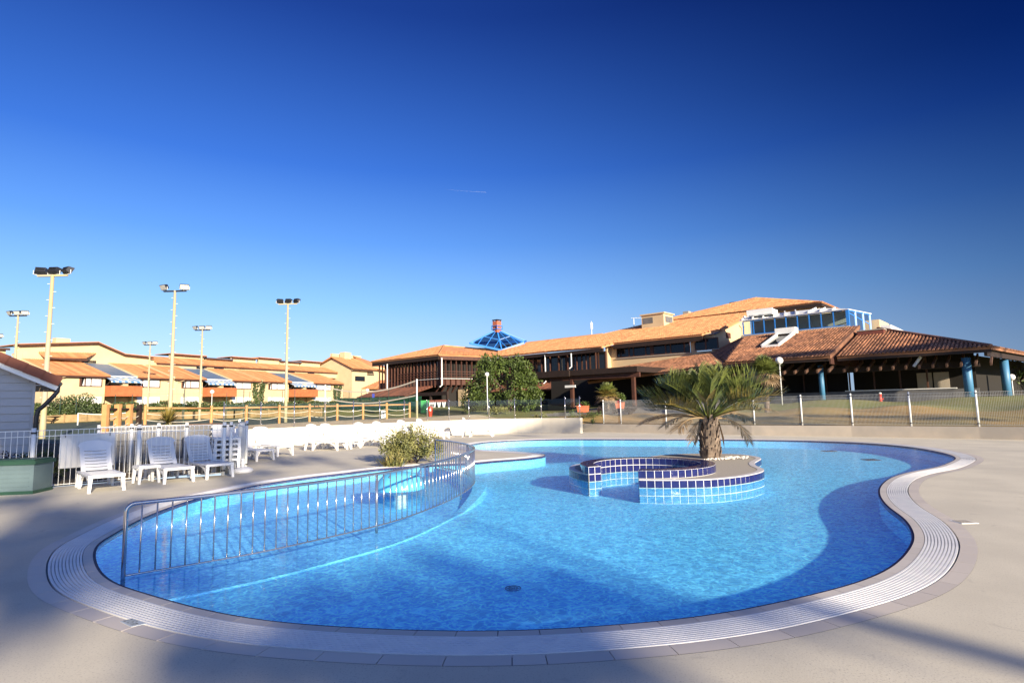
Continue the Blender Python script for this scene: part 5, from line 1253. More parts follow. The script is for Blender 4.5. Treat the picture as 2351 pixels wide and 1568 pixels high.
# ------------------------------------------------------------------ terraced houses (local frame: S along the row, D into the houses)
HP1 = V((-56.8, 78, 0)); HC = V((0.43, 0.903, 0)).normalized(); HN = V((HC.y, -HC.x, 0))
def Hh(s, d, z=0.0): return HP1 + HC * s - HN * d + V((0, 0, z))
HX = (HC, -HN, V((0, 0, 1)))
class HB(MB):
    def hb(s, s0, s1, d0, d1, z0, z1): return s.box(Hh((s0 + s1) / 2, (d0 + d1) / 2, (z0 + z1) / 2), (abs(s1 - s0), abs(d1 - d0), abs(z1 - z0)), HX)
hz = lambda d: 6.85 + 0.31 * (d + 0.5)
def house(u0, u1, wa, bal, wb, top, topd, label, tier2, crest):
    t = thing('terraced_house', label, 'house', Hh((u0 + u1) / 2, 0, 1.5), group='terraced houses beyond the tennis court'); off = t.location
    def hp(name, mat, *bx, parent=t):
        m_ = HB()
        for b in bx: m_.hb(*b)
        return m_.build(name, M[mat], parent, off)
    hp('wall', 'cream', (u0, bal[0], 0, 0.3, 1.2, 6.7), (bal[1], u1, 0, 0.3, 1.2, 6.7), (bal[0] - 0.2, bal[1] + 0.2, 1.5, 1.8, 1.2, 6.9), (bal[0] - 0.2, bal[0], 0.3, 1.5, 1.2, 6.7), (bal[1], bal[1] + 0.2, 0.3, 1.5, 1.2, 6.7), (u0, u1, 6.9, 7.2, 6.0, 9.9))
    mb = MB(); mb.slab([Hh(u1 - 0.02, 0, 1.2), Hh(u1 - 0.02, 7, 1.2), Hh(u1 - 0.02, 7, hz(7) - 0.2), Hh(u1 - 0.02, 0, hz(0) - 0.2)], 0.2); mb.build('wall', M['cream'], t, off)
    mb = MB(); mb.slab([Hh(u0 + 0.02, 0, 1.2), Hh(u0 + 0.02, 7, 1.2), Hh(u0 + 0.02, 7, hz(7) - 0.2), Hh(u0 + 0.02, 0, hz(0) - 0.2)], 0.2); mb.build('wall', M['cream'], t, off)
    for a, b in ((u0, bal[0] + 0.4), (bal[1], u1 - 0.5)):
        tile_roof('roof', [Hh(a, -0.5, hz(-0.5)), Hh(b, -0.5, hz(-0.5)), Hh(b, topd, hz(topd)), Hh(a, topd, hz(topd))], -HN, t, off)
        hp('eave_board', 'rdwood', (a, b, -0.52, -0.44, hz(-0.5) - 0.36, hz(-0.5) - 0.15), (a, b, -0.44, 0.0, hz(-0.5) - 0.30, hz(-0.5) - 0.24))
        mb = MB(); mb.beam(Hh(a - 0.06, -0.4, hz(-0.4) - 0.12), Hh(a - 0.06, topd, hz(topd) - 0.12), 0.08, 0.3); mb.build('verge_board', M['cream'], t, off)
    mb = MB(); mb.slab([Hh(bal[0] + 0.45, -0.1, hz(-0.1) - 0.16), Hh(bal[1] - 0.1, -0.1, hz(-0.1) - 0.16), Hh(bal[1] - 0.1, topd, hz(topd) - 0.16), Hh(bal[0] + 0.45, topd, hz(topd) - 0.16)], 0.12); mb.build('metal_roof', M['bluemetal'], t, off)
    hp('gutter', 'whitepaint', (bal[0] + 0.5, bal[1] - 0.1, -0.22, -0.1, 6.72, 6.84))
    # striped awning over the balcony, stepped with the recess
    mb = MB(); k = 12; x0, x1 = bal[0] - 0.1, bal[1] + 0.1
    for i in range(k):
        a, b = x0 + (x1 - x0) * i / k, x0 + (x1 - x0) * (i + 1) / k; dz = 0.05 * math.sin(i * 1.9)
        mb.slab([Hh(a, -1.55, 6.08 + dz), Hh(b, -1.55, 6.08 - dz), Hh(b, -0.15, 6.66), Hh(a, -0.15, 6.66)], 0.02); mb.slab([Hh(a, -1.56, 5.86), Hh(b, -1.56, 5.86), Hh(b, -1.55, 6.07), Hh(a, -1.55, 6.07)], 0.02)
    mb.build('awning', M['awning'], t, off)
    hp('balcony', 'balwood', (bal[0], bal[1], -1.5, -1.42, 4.0, 5.42), (bal[0], bal[0] + 0.08, -1.42, 0, 4.0, 5.42), (bal[1] - 0.08, bal[1], -1.42, 0, 4.0, 5.42))
    hp('balcony_floor', 'rdwood', (bal[0] + 0.08, bal[1] - 0.08, -1.42, 1.5, 4.0, 4.15))
    mid = (bal[0] + bal[1]) / 2
    hp('partition', 'cream', (mid - 0.35, mid + 0.35, -1.1, 1.5, 5.42, 6.45)); hp('balcony_door', 'darkglass', (bal[0] + 0.5, mid - 0.6, 1.42, 1.5, 4.2, 6.4), (mid + 0.7, bal[1] - 0.4, 1.42, 1.5, 4.2, 6.4))
    for sx_ in (bal[0] + 0.1, mid + 0.5): 
        mb = MB(); mb.beam(Hh(sx_, 0.1, 5.3), Hh(sx_, -1.3, 6.15), 0.12, 0.16); mb.build('awning_bracket', M['dkwood'], t, off)
    for a, b in (wa, wb):
        f = hp('window', 'winframe', (a, a + 0.22, -0.08, 0, 5.30, 6.62), (b - 0.12, b, -0.08, 0, 5.30, 6.62), (a + 0.22, b - 0.12, -0.08, 0, 5.30, 5.42), (a + 0.22, b - 0.12, -0.08, 0, 6.5, 6.62), ((a + b) / 2 - 0.05, (a + b) / 2 + 0.05, -0.08, 0, 5.42, 6.5), (a + 0.6, a + 0.75, -0.085, -0.01, 5.42, 6.5))
        hp('curtain', 'curtain', (a + 0.22, b - 0.12, -0.03, -0.01, 5.42, 6.5), parent=f)
        mb = MB(); mb.add([Hh(a + 0.24, -0.04, 6.5), Hh(a + 0.6, -0.04, 6.5), Hh(a + 0.36, -0.04, 5.42), Hh(a + 0.24, -0.04, 5.42)], [(0, 1, 2, 3)]); mb.build('pane', M['darkglass'], f, off)
        f = hp('shutter', 'shutter', (a, b, -0.05, 0, 1.9, 3.92)); hp('frame', 'winframe', (a + 0.75, a + 0.87, -0.07, -0.05, 1.9, 3.92), parent=f)
    for x_ in (u0 + 0.6, u1 - 1.2):
        mb = MB(); mb.tube([Hh(x_ + 0.9, -0.45, 6.5), Hh(x_, -0.1, 6.15), Hh(x_, -0.07, 1.5)], 0.06, 8); mb.build('downpipe', M['cream'], t, off)
    if tier2:
        a, b = tier2
        tile_roof('roof', [Hh(a, 6.4, 9.72), Hh(b, 6.4, 9.72), Hh(b - 0.8, 10.2, 10.9), Hh(a - 1.2, 10.2, 10.9)], -HN, t, off)
        hp('eave_board', 'rdwood', (a, b, 6.36, 6.44, 9.36, 9.58)); hp('wall', 'cream', (a, b, 6.7, 6.9, 8.4, 9.6))
        for k in (0.42, 0.62): hp('window', 'darkglass', (a + (b - a) * k, a + (b - a) * k + 1.9, 6.62, 6.7, 8.98, 9.42))
    for (a, b, zt, mt_) in crest:
        hp('wall', 'cream', (a + 0.25, b - 0.25, 10.2, 10.6, 9.8, zt - 0.3)); hp('roof', mt_, (a, b, 9.7, 14, zt - 0.10, zt)); hp('eave_board', 'rdwood', (a, b, 9.68, 9.78, zt - 0.34, zt - 0.12))
        k = max(2, int((b - a) / 1.0))
        for i in range(k): hp('rafter_end', 'rdwood', (a + (b - a) * (i + .5) / k - 0.07, a + (b - a) * (i + .5) / k + 0.07, 9.78, 10.2, zt - 0.32, zt - 0.12))
    return t, hp
t0, hp0 = house(-4.8, 11.6, (-1.42, 1.4), (1.8, 6.0), (6.24, 9.52), 9.0, 9.5, 'house at the left end of the row with a tall gable wall above', None, [(-16, -5.0, 10.75, 'bluemetal')])
mb = MB(); mb.slab([Hh(-6, 7.0, 8.0), Hh(12.3, 7.0, 8.0), Hh(12.3, 7.0, 10.35), Hh(8.0, 7.0, 10.5), Hh(4.1, 7.0, 11.95), Hh(-5.3, 7.0, 10.85)], 0.3, HN); mb.build('wall', M['cream'], t0, t0.location)
for a, b in (((-5.5, 10.98), (4.2, 12.1)), ((4.2, 12.1), (8.1, 10.62)), ((8.1, 10.62), (12.5, 10.45))):
    mb = MB(); mb.beam(Hh(a[0], 6.9, a[1] - 0.1), Hh(b[0], 6.9, b[1] - 0.1), 1.0, 0.22); mb.build('verge_board', M['rdwood'], t0, t0.location)
mb = MB(); mb.slab([Hh(-5.5, 6.4, 11.08), Hh(4.2, 6.4, 12.2), Hh(4.2, 14, 12.2), Hh(-5.5, 14, 11.08)], 0.1); mb.slab([Hh(4.2, 6.4, 12.2), Hh(8.1, 6.4, 10.72), Hh(8.1, 14, 10.72), Hh(4.2, 14, 12.2)], 0.1); mb.slab([Hh(8.1, 6.4, 10.72), Hh(12.5, 6.4, 10.55), Hh(12.5, 14, 10.55), Hh(8.1, 14, 10.72)], 0.1); mb.build('roof', M['tile'], t0, t0.location)
tile_roof('roof', [Hh(-3.0, 5.4, 9.45), Hh(2.2, 5.4, 9.65), Hh(4.2, 6.9, 10.5), Hh(-3.0, 6.9, 10.15)], -HN, t0, t0.location)
hp0('eave_board', 'rdwood', (-3, 2.3, 5.36, 5.44, 9.16, 9.40)); hp0('window', 'darkglass', (2.3, 4.3, 6.9, 6.99, 9.0, 9.4)); hp0('chimney', 'cream', (-0.5, 1.3, 8, 9, 11.5, 12.45))
house(11.6, 28.0, (12.9, 15.9), (16.5, 21.7), (22.0, 25.8), 9.0, 7.0, 'middle house of the row, a blue metal roof between two tiled ones', (13.0, 30.0), [(17.5, 24.3, 11.65, 'tile'), (24.3, 29.8, 11.35, 'bluemetal'), (29.6, 35.6, 11.9, 'tile')])
house(28.0, 49.2, (29.5, 33.4), (34.2, 40.2), (40.7, 45.4), 9.0, 6.6, 'house at the right end of the row nearest the volleyball net', (28.6, 56.0), [(35.8, 41.4, 12.15, 'tile'), (41.2, 46.9, 11.8, 'bluemetal'), (46.7, 53.0, 12.15, 'tile')])
# ivy on the house walls
rg = random.Random(8)
for (s0_, s1_, z0_, z1_, lab) in ((26.3, 28.6, 1.6, 6.9, 'green ivy climbing the wall between two houses of the row'), (46.2, 48.2, 1.6, 6.4, 'green ivy at the right end of the house row')):
    t = thing('climbing_ivy', lab, 'ivy', Hh((s0_ + s1_) / 2, -0.1, 1.5)); mb = MB()
    for k in range(900):
        z = rg.uniform(z0_, z1_); f = (z - z0_) / (z1_ - z0_); cx_ = (s0_ + s1_) / 2 + 0.3 * math.sin(z); hw_ = (s1_ - s0_) / 2 * (0.55 + 0.6 * f) * rg.random() ** 0.5
        p = Hh(cx_ + hw_ * rg.choice((-1, 1)), -0.06 - 0.28 * rg.random(), z); leaf(mb, p, (rdir(rg) + V((0, 0, -0.5))).normalized(), (HN + rdir(rg) * 0.6).normalized(), 0.3, 0.24)
    mb.build('foliage', M['hedge'], t, t.location)
    mb = MB(); mb.tube([Hh((s0_ + s1_) / 2, -0.05, 1.4), Hh((s0_ + s1_) / 2 + 0.2, -0.05, z1_ - 0.6)], 0.05, 5); mb.build('stem', M['bark'], t, t.location)
# separate ochre house between the row and the clubhouse
hc = atY(807.7, 925, 128); hc.z = 1.5; t = thing('ochre_house', 'narrow ochre house with stepped tile roofs between the row and the clubhouse', 'house', hc); off = t.location
HSC = 1.21
def Hq(s, d, z): return V((hc.x, hc.y, 0)) + HC * (s * HSC) - HN * (d * HSC) + V((0, 0, 1.6 + (z - 1.6) * HSC))
def qb(name, mat, *bx, parent=t):
    m_ = MB()
    for s0_, s1_, d0_, d1_, z0_, z1_ in bx: m_.box(Hq((s0_ + s1_) / 2, (d0_ + d1_) / 2, (z0_ + z1_) / 2), (abs(s1_ - s0_) * HSC, abs(d1_ - d0_) * HSC, abs(z1_ - z0_) * HSC), HX)
    return m_.build(name, M[mat], parent, off)
mb = MB(); mb.slab([Hq(0, 0, 1.2), Hq(0, 9, 1.2), Hq(0, 9, 9.2), Hq(0, 4.5, 10.9), Hq(0, 0, 8.95)], 0.3, -HC); mb.build('wall', M['cream'], t, off)
qb('wall', 'cream', (0.3, 4.2, 0, 0.3, 1.2, 8.9), (4.2, 14, 1.2, 1.5, 1.2, 9.6), (0.8, 9, 5.5, 6, 9, 12.0))
tile_roof('roof', [Hq(-0.5, -0.6, 8.9), Hq(6.5, -0.6, 8.9), Hq(6.5, 4.6, 11.25), Hq(-0.5, 4.6, 11.25)], -HN, t, off)
tile_roof('roof', [Hq(-0.5, 9.6, 9.1), Hq(-0.5, 4.6, 11.25), Hq(6.5, 4.6, 11.25), Hq(6.5, 9.6, 9.1)], HN, t, off)
tile_roof('roof', [Hq(6.5, 0.4, 9.2), Hq(19, 0.4, 8.2), Hq(19, 5.5, 10.0), Hq(6.5, 5.5, 12.0)], -HN, t, off)
qb('eave_board', 'rdwood', (-0.5, 6.5, -0.66, -0.58, 8.5, 8.75)); qb('window', 'darkglass', (0.8, 3.5, -0.06, 0, 6.6, 7.5)); qb('chimney', 'cream', (2.5, 4.3, 4.0, 5.2, 11, 12.3))
an = atY(846, 925, 98)
t = thing('tiled_annex', 'low ochre annex with tile roof and brown windows left of the clubhouse', 'house', (an.x, an.y, 1.5)); off = t.location
m_ = MB(); m_.bbox(an.x, an.x + 5, an.y, an.y + 5, 1.2, 5.0); m_.build('wall', M['cream'], t, off)
tile_roof('roof', [(an.x - 1.0, an.y - 0.8, 4.9), (an.x + 4.2, an.y - 0.8, 4.9), (an.x + 5.2, an.y + 4.2, 6.4), (an.x + 1.0, an.y + 4.2, 6.4)], V((0, 1, 0)), t, off)
m_ = MB(); m_.bbox(an.x + 2.2, an.x + 6, an.y + 4, an.y + 8, 5, 7.6); m_.build('wall', M['cream'], t, off); m_ = MB(); m_.slab([(an.x + 1.8, an.y + 3.6, 7.7), (an.x + 6.4, an.y + 3.6, 8.6), (an.x + 6.4, an.y + 8, 8.6), (an.x + 1.8, an.y + 8, 7.7)], 0.25); m_.build('roof', M['rdwood'], t, off)
for k in range(3): m_ = MB(); m_.bbox(an.x + 0.5 + 1.5 * k, an.x + 1.6 + 1.5 * k, an.y - 0.06, an.y, 1.8, 4.4); m_.build('window', M['winframe'], t, off)

# ------------------------------------------------------------------ white shed at the left edge
sh0 = V((-0.8263 * 15.3, 15.3, 0))
t = thing('pool_shed', 'pale grey boarded shed with brown verge tiles and dark downpipe at the left edge', 'shed', sh0, math.atan2(0.64, 0.77))
sx1 = 0.0; sy = 0.0; SLP = 0.50
rk = lambda x: 2.72 + SLP * (sx1 - x)                       # local x along the gable wall (right end at 0), y into the shed
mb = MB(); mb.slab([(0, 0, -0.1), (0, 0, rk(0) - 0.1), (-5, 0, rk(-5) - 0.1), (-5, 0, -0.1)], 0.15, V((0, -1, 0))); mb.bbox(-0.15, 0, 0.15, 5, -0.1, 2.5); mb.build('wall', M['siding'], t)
for i in range(17):
    z = 0.1 + 0.20 * i; x1_ = 0.005 if z < 2.45 else -(z - 2.45) / SLP
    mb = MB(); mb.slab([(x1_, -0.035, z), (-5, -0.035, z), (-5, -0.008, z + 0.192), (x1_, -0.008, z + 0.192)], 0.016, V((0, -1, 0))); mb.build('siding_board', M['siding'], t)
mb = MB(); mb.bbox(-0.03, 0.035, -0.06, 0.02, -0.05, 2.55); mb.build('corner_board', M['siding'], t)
e = 0.50
mb = MB(); mb.slab([(e, -0.25, rk(e)), (e, 5.2, rk(e)), (-2.5, 5.2, rk(-2.5)), (-2.5, -0.25, rk(-2.5))], 0.06); mb.build('roof', M['tile'], t)
mb = MB(); mb.beam((e - 0.02, -0.28, rk(e) - 0.13), (-2.5, -0.28, rk(-2.5) - 0.13), 0.05, 0.12); mb.build('barge_board', M['whitepaint'], t)
for i in range(9):
    x = e + 0.04 - 0.36 * i; mb = MB(); mb.beam((x, -0.30, rk(x) + 0.05 + 0.012), (x - 0.38, -0.30, rk(x - 0.38) + 0.05), 0.12, 0.24); mb.build('verge_tile', M['shedtile'], t)
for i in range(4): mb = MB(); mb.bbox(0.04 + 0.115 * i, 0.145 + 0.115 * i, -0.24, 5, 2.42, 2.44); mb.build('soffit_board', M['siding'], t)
mb = MB(); mb.tube([(e + 0.03, -0.3, 2.46), (e + 0.03, 5, 2.46)], 0.06, 8); mb.build('gutter', M['gutter'], t)
mb = MB(); mb.tube([(e, -0.2, 2.46), (e - 0.01, -0.2, 2.26), (e - 0.10, -0.2, 2.12), (0.22, -0.16, 1.88), (0.12, -0.12, 1.78), (0.09, -0.10, 1.60), (0.09, -0.10, 0.02)], 0.055, 10); mb.build('downpipe', M['gutter'], t, None, True)

# ------------------------------------------------------------------ points lying on the terrain under a pixel
def og(u, v):
    d = ray(u, v); t_ = 4.0; prev = t_
    while t_ < 160:
        p = CAM + d * t_
        if p.z < tz(p.x, p.y):
            lo_, hi_ = prev, t_
            for _ in range(12):
                mid_ = (lo_ + hi_) / 2; q_ = CAM + d * mid_
                if q_.z < tz(q_.x, q_.y): hi_ = mid_
                else: lo_ = mid_
            p = CAM + d * hi_; return V((p.x, p.y, tz(p.x, p.y)))
        prev = t_; t_ += 0.25
    return CAM + d * 60
def onz(x, y): return V((x, y, tz(x, y)))
# ------------------------------------------------------------------ floodlight masts
def mast(u, v, Y, zb, nl, label, back, r0=0.125, sc_=1.0):
    tp_ = atY(u, v, Y); H = tp_.z - zb; t = thing('floodlight_mast', label, 'floodlight', (tp_.x, tp_.y, zb), group='floodlight masts round the tennis courts')
    mb = MB(); mb.tube([(0, 0, -0.5), (0, 0, H * 0.12), (0, 0, H * 0.13), (0, 0, H)], [r0 * 1.12, r0 * 1.05, r0, r0 * 0.62], 14); mb.build('pole', M['pole'], t, None, True)
    mb = MB(); mb.bbox(-0.78, 0.78, -0.05, 0.05, H - 0.10, H + 0.0); a_o = mb.build('crossarm', M['pole'] if back else M['lampgrey'], t)
    for k in range(nl):
        x = 0 if nl == 1 else -0.70 + 1.40 * k / (nl - 1); yaw = (-0.45 + 0.9 * k / max(1, nl - 1)) * (1 if back else -1)
        dY = 1 if back else -1; fw = V((math.sin(yaw) * 1.0 * dY, math.cos(yaw) * dY, -0.55)).normalized(); sd = fw.cross(V((0, 0, 1))).normalized(); up_ = sd.cross(fw); c = V((x, 0.08 * dY, H + 0.24))
        mb = MB(); ax3 = (sd, fw, up_)
        w1, h1, w0, h0 = 0.29, 0.20, 0.22, 0.13; f_ = [c + fw * 0.12 + sd * i * w1 + up_ * j * h1 for i, j in ((-1, -1), (1, -1), (1, 1), (-1, 1))]; b_ = [c - fw * 0.14 + sd * i * w0 + up_ * j * h0 for i, j in ((-1, -1), (1, -1), (1, 1), (-1, 1))]
        mb.add(f_ + b_, [(3, 2, 1, 0), (4, 5, 6, 7), (0, 1, 5, 4), (1, 2, 6, 5), (2, 3, 7, 6), (3, 0, 4, 7)])
        for j in (-0.06, 0.0, 0.06): mb.box(c - fw * 0.16 + up_ * j, (0.36, 0.05, 0.02), ax3)
        lp = mb.build('floodlight', M['lampgrey'], t); mb = MB(); mb.box(c + fw * 0.124, (0.52, 0.012, 0.33), ax3); mb.build('glass', M['lampglass'], lp)
        mb = MB(); mb.tube([c + sd * 0.3, c + sd * 0.3 + V((0, 0, -0.2)), V((x, 0, H - 0.02)), c - sd * 0.3 + V((0, 0, -0.2)), c - sd * 0.3], 0.018, 5); mb.build('bracket', M['galv'], lp)
    for k in range(int(H / 0.42) - 3): z = 1.5 + 0.42 * k; mb = MB(); mb.box((0.16 * (1 if k % 2 else -1), 0, z), (0.16, 0.02, 0.02)); mb.build('climbing_step', M['galv'], t)
    return t
mast(121, 631, 29.6, 0.2, 3, 'tallest near floodlight mast seen from behind, by the white shed', True, 0.135)
mast(402, 667, 39.5, 0.45, 2, 'tall floodlight mast carrying two lamps facing the pool', False, 0.135)
mast(661, 697, 48.35, 0.66, 3, 'tall floodlight mast on the right with its lamps turned away', True, 0.13)
mast(465, 757, 60.7, 0.62, 3, 'smaller far floodlight mast between the two tall ones', False, 0.13)
mast(345, 791, 77.0, 0.8, 3, 'farthest small floodlight mast before the middle of the house row', False, 0.13)
mast(42, 724, 52.0, 0.55, 3, 'far floodlight mast with three lamps rising above the shed roof', False, 0.135)
mast(-12, 775, 66.0, 0.6, 3, 'floodlight mast cut by the left edge of the photo', False, 0.13)

# ------------------------------------------------------------------ globe lamps
def globe_lamp(u, v, Y, dia, zb, label):
    c = atY(u, v, Y); t = thing('globe_lamp', label, 'lamp', (c.x, c.y, zb), group='white globe lamps on thin posts')
    mb = MB(); mb.tube([(0, 0, -0.1), (0, 0, c.z - zb - dia * 0.4)], 0.035, 8); mb.cyl((0, 0), 0.06, c.z - zb - dia * 0.55, c.z - zb - dia * 0.38, 10); mb.build('post', M['galv'], t, None, True)
    mb = MB(); mb.sphere((0, 0, c.z - zb), dia / 2, 18); mb.build('globe', M['globe'], t, None, True)
globe_lamp(487, 899.5, 72, 0.50, 1.1, 'white globe lamp in front of the middle house balcony')
globe_lamp(1118, 859.5, 45.6, 0.34, 1.0, 'white globe lamp against the round leafy tree')
globe_lamp(843.5, 896, 80, 0.48, 1.4, 'small far globe lamp above the green windscreen')
globe_lamp(1789, 828, 37, 0.47, 1.36, 'globe lamp on a tall post right of the island palm')
globe_lamp(2322, 866, 40, 0.44, 1.45, 'globe lamp near the right edge under the clubhouse eave')

# ------------------------------------------------------------------ tennis court edge, hedge, fences, volleyball
bl = [onz(-58, 62), onz(-45, 68.5), onz(-33, 69), onz(-22, 67)]
t = thing('board_wall', 'low weathered timber board wall along the far edge of the tennis court', 'wall', bl[1])
for a, b in zip(bl[:-1], bl[1:]):
    mb = MB()
    for k in range(4): mb.beam(a + V((0, 0, 0.10 + 0.21 * k)), b + V((0, 0, 0.10 + 0.21 * k)), 0.06, 0.2)
    mb.build('boards', M['sleeper'], t, t.location)
    n_ = int((b - a).length / 2)
    for k in range(n_ + 1): p = a.lerp(b, k / max(1, n_)); mb = MB(); mb.box((p.x, p.y - 0.08, p.z + 0.45), (0.12, 0.12, 1.0)); mb.build('post', M['sleeper'], t, t.location)
rg = random.Random(31)
t = thing('hedge', 'long clipped dark green hedge in front of the house row', 'hedge', Hh(18, -6, 1.4)); mb = MB()
for k in range(15000):
    s_ = rg.uniform(-12, 49); hw_ = 1.0; z = 1.2 + 1.65 * (1 - rg.random() ** 2.2) + 0.18 * math.sin(s_ * 1.3) + 0.12 * math.sin(s_ * 3.1 + 1); d_ = -6 - hw_ * rg.uniform(-1, 1) * (1 if rg.random() < .4 else 1)
    nn = (HN * 0.6 + V((0, 0, 0.5)) + rdir(rg) * 0.8).normalized(); leaf(mb, Hh(s_, -6 - rg.uniform(0.3, 1.1) if z < 2.6 else d_, z), rdir(rg), nn, 0.27, 0.17)
mb.build('foliage', M['hedge'], t, t.location)
m_ = HB(); m_.hb(-12, 49, -6.6, -5.3, 1.0, 2.6); m_.build('branch_mass', M['hedge'], t, t.location)
bc_ = onz(-52.6, 70.0); t = thing('round_shrub', 'rounded dark green shrub left of the hedge behind the near mast', 'shrub', bc_); mb = MB()
for k in range(24): clump(mb, rg, (rg.uniform(-2.2, 2.2), rg.uniform(-1, 1), rg.uniform(0.5, 2.5)), (0.8, 0.8, 0.6), 90, 0.24, 0.15, 0.4)
mb.build('foliage', M['hedge'], t); mb = MB(); mb.tube([(0, 0, -0.1), (0, 0, 2)], 0.12, 6); mb.build('stem', M['bark'], t)
bp2 = onz(-51.8, 65.3); t = thing('picnic_bench', 'dark wooden picnic bench in front of the hedge', 'bench', bp2)
mb = MB(); mb.bbox(-0.95, 0.95, -0.4, 0.4, 0.72, 0.78); mb.build('tabletop', M['dkwood'], t)
for y in (-0.75, 0.75): mb = MB(); mb.bbox(-0.95, 0.95, y - 0.14, y + 0.14, 0.42, 0.47); mb.build('seat', M['dkwood'], t)
for x in (-0.7, 0.7):
    mb = MB(); mb.beam((x, -0.85, 0), (x, -0.2, 0.72), 0.08, 0.1); mb.beam((x, 0.85, 0), (x, 0.2, 0.72), 0.08, 0.1); mb.beam((x + 0.05, -0.8, 0.40), (x + 0.05, 0.8, 0.40), 0.06, 0.08); mb.build('frame', M['dkwood'], t)
def court_fence(label, pts, H, wire=True):
    t = thing('court_fence', label, 'fence', pts[0])
    for p in pts: mb = MB(); mb.cyl((p.x, p.y), 0.035, p.z - 0.1, p.z + H, 8); mb.build('post', M['darkgreen'], t, t.location)
    for a, b in zip(pts[:-1], pts[1:]):
        mb = MB()
        for h in (0.05, H * 0.5, H - 0.02): mb.tube([a + V((0, 0, h)), b + V((0, 0, h))], 0.005, 4)
        mb.build('wire', M['darkgreen'], t, t.location)
court_fence('tall thin dark green fence posts along the near court edge', [onz(*gz(421, 976, .6).xy), onz(*gz(558, 968, .66).xy), onz(*gz(676, 962.5, .75).xy), onz(*gz(745, 957, .8).xy)], 2.85)
court_fence('dark green wire fence posts along the far court edge', [onz(*atY(u, 930, 68).xy) for u in (138, 175, 264, 303, 420, 520, 573, 648)], 3.0)
np_ = [onz(*gz(178, 977, .62).xy), onz(*gz(300, 972, .62).xy)]
t = thing('tennis_net', 'tennis net with white post and white headband on the court', 'net', np_[0])
for p in np_: mb = MB(); mb.cyl((p.x, p.y), 0.05, p.z, p.z + 1.1, 10); mb.build('post', M['whitepaint'], t, t.location)
hb_ = [np_[0].lerp(np_[1], k / 8) + V((0, 0, 1.07 - 0.16 * math.sin(PI * k / 8))) for k in range(9)]
mb = MB()
for a, b in zip(hb_[:-1], hb_[1:]): mb.beam(a, b, 0.02, 0.07)
mb.build('headband', M['whitepaint'], t, t.location)
mb = MB()
for k in range(40):
    f = (k + .5) / 40; p = np_[0].lerp(np_[1], f); mb.tube([p + V((0, 0, 0.05)), p + V((0, 0, 1.05 - 0.16 * math.sin(PI * f)))], 0.006, 3, cap=False)
for j in range(7):
    mb.tube([np_[0].lerp(np_[1], k / 8) + V((0, 0, (1.07 - 0.16 * math.sin(PI * k / 8)) * (j + .5) / 7.5)) for k in range(9)], 0.006, 3, cap=False)
mb.build('netting', M['black'], t, t.location)
# timber post and rope fence
RPP = [(565, 971.5), (641, 968.3), (710.5, 966.2), (774, 964), (833.5, 962), (888, 960.7), (940.5, 958.5)]
rp = [gz(u, v, 0.81) for u, v in RPP]; rp = [rp[0] + (rp[0] - rp[1]) * 1.9, rp[0] + (rp[0] - rp[1]) * 0.95] + rp
rp[0] = gz(332, 979, 0.88)
t = thing('rope_fence', 'round timber post fence with one rail and two sagging ropes along the sand', 'fence', rp[3]); off = t.location
def rope_bay(a, b, t, off, rail=True):
    for h, sg in ((0.72, 0.13), (0.36, 0.15)):
        mb = MB(); mb.tube([a.lerp(b, k / 10) + V((0, 0, h - sg * 4 * (k / 10) * (1 - k / 10))) for k in range(11)], 0.021, 6); mb.build('rope', M['rope'], t, off, True)
    if rail: mb = MB(); mb.tube([a + V((0, 0, 1.03)), b + V((0, 0, 1.03))], 0.06, 8); mb.build('rail', M['timber'], t, off, True)
for p in rp: mb = MB(); mb.tube([p + V((0, 0, -0.2)), p + V((0, 0, 1.2))], 0.085, 10); mb.build('post', M['timber'], t, off)
for a, b in zip(rp[:-1], rp[1:]): rope_bay(a, b, t, off)
gp = [gz(u, v, 0.80) for u, v in ((318, 984), (295, 986), (268, 988), (240, 990))]
t = thing('rope_gate', 'cluster of squared timber posts with dark rails and rope loops by the inner fence', 'fence', gp[0]); off = t.location
for i, p in enumerate(gp):
    mb = MB(); mb.box((p.x, p.y, p.z + 0.55), (0.24 if i else 0.2, 0.20, 1.5)); mb.build('post', M['timber'] if i else M['dkwood'], t, off)
    if i: q_ = p + V((-0.28, 0.5, 0)); mb = MB(); mb.box((q_.x, q_.y, q_.z + 0.57), (0.20, 0.20, 1.5)); mb.build('post', M['timber'], t, off)
for a, b in zip(gp[:-1], gp[1:]):
    rope_bay(a, b, t, off, False); mb = MB(); mb.tube([a + V((0, 0, 1.05)), b + V((0, 0, 1.05))], 0.06, 8); mb.build('rail', M['dkwood'], t, off)
# volleyball net
yl, yr = 39.6, 33.3
yy = lambda u: yl + (yr - yl) * (u - 747) / (957 - 747)
tp_l = [(747, 886), (768, 893), (800, 898.5), (832, 899.5), (864, 898), (909, 889), (957, 873.5)]; bt_l = [(750, 914), (779, 920.7), (821, 925), (862, 924.3), (910, 917), (957, 907.5)]
pl = [atY(u, v, yy(u)) for u, v in tp_l]; pb_ = [atY(u, v, yy(u)) for u, v in bt_l]
t = thing('volleyball_net', 'sagging volleyball net with white bands strung between two posts on the sand', 'net', (pl[-1].x, pl[-1].y, 0.8)); off = t.location
for nm, L_ in (('top_band', pl), ('bottom_band', pb_)):
    L2_ = catmull(L_, False, 0.3); mb = MB()
    for a, b in zip(L2_[:-1], L2_[1:]): mb.beam(a, b, 0.02, 0.075)
    mb.build(nm, M['rope'], t, off)
ct_, cb_ = resample(catmull(pl, False, 0.2), 0.12), resample(catmull(pb_, False, 0.2), 0.12); mb = MB(); n_ = min(len(ct_), len(cb_))
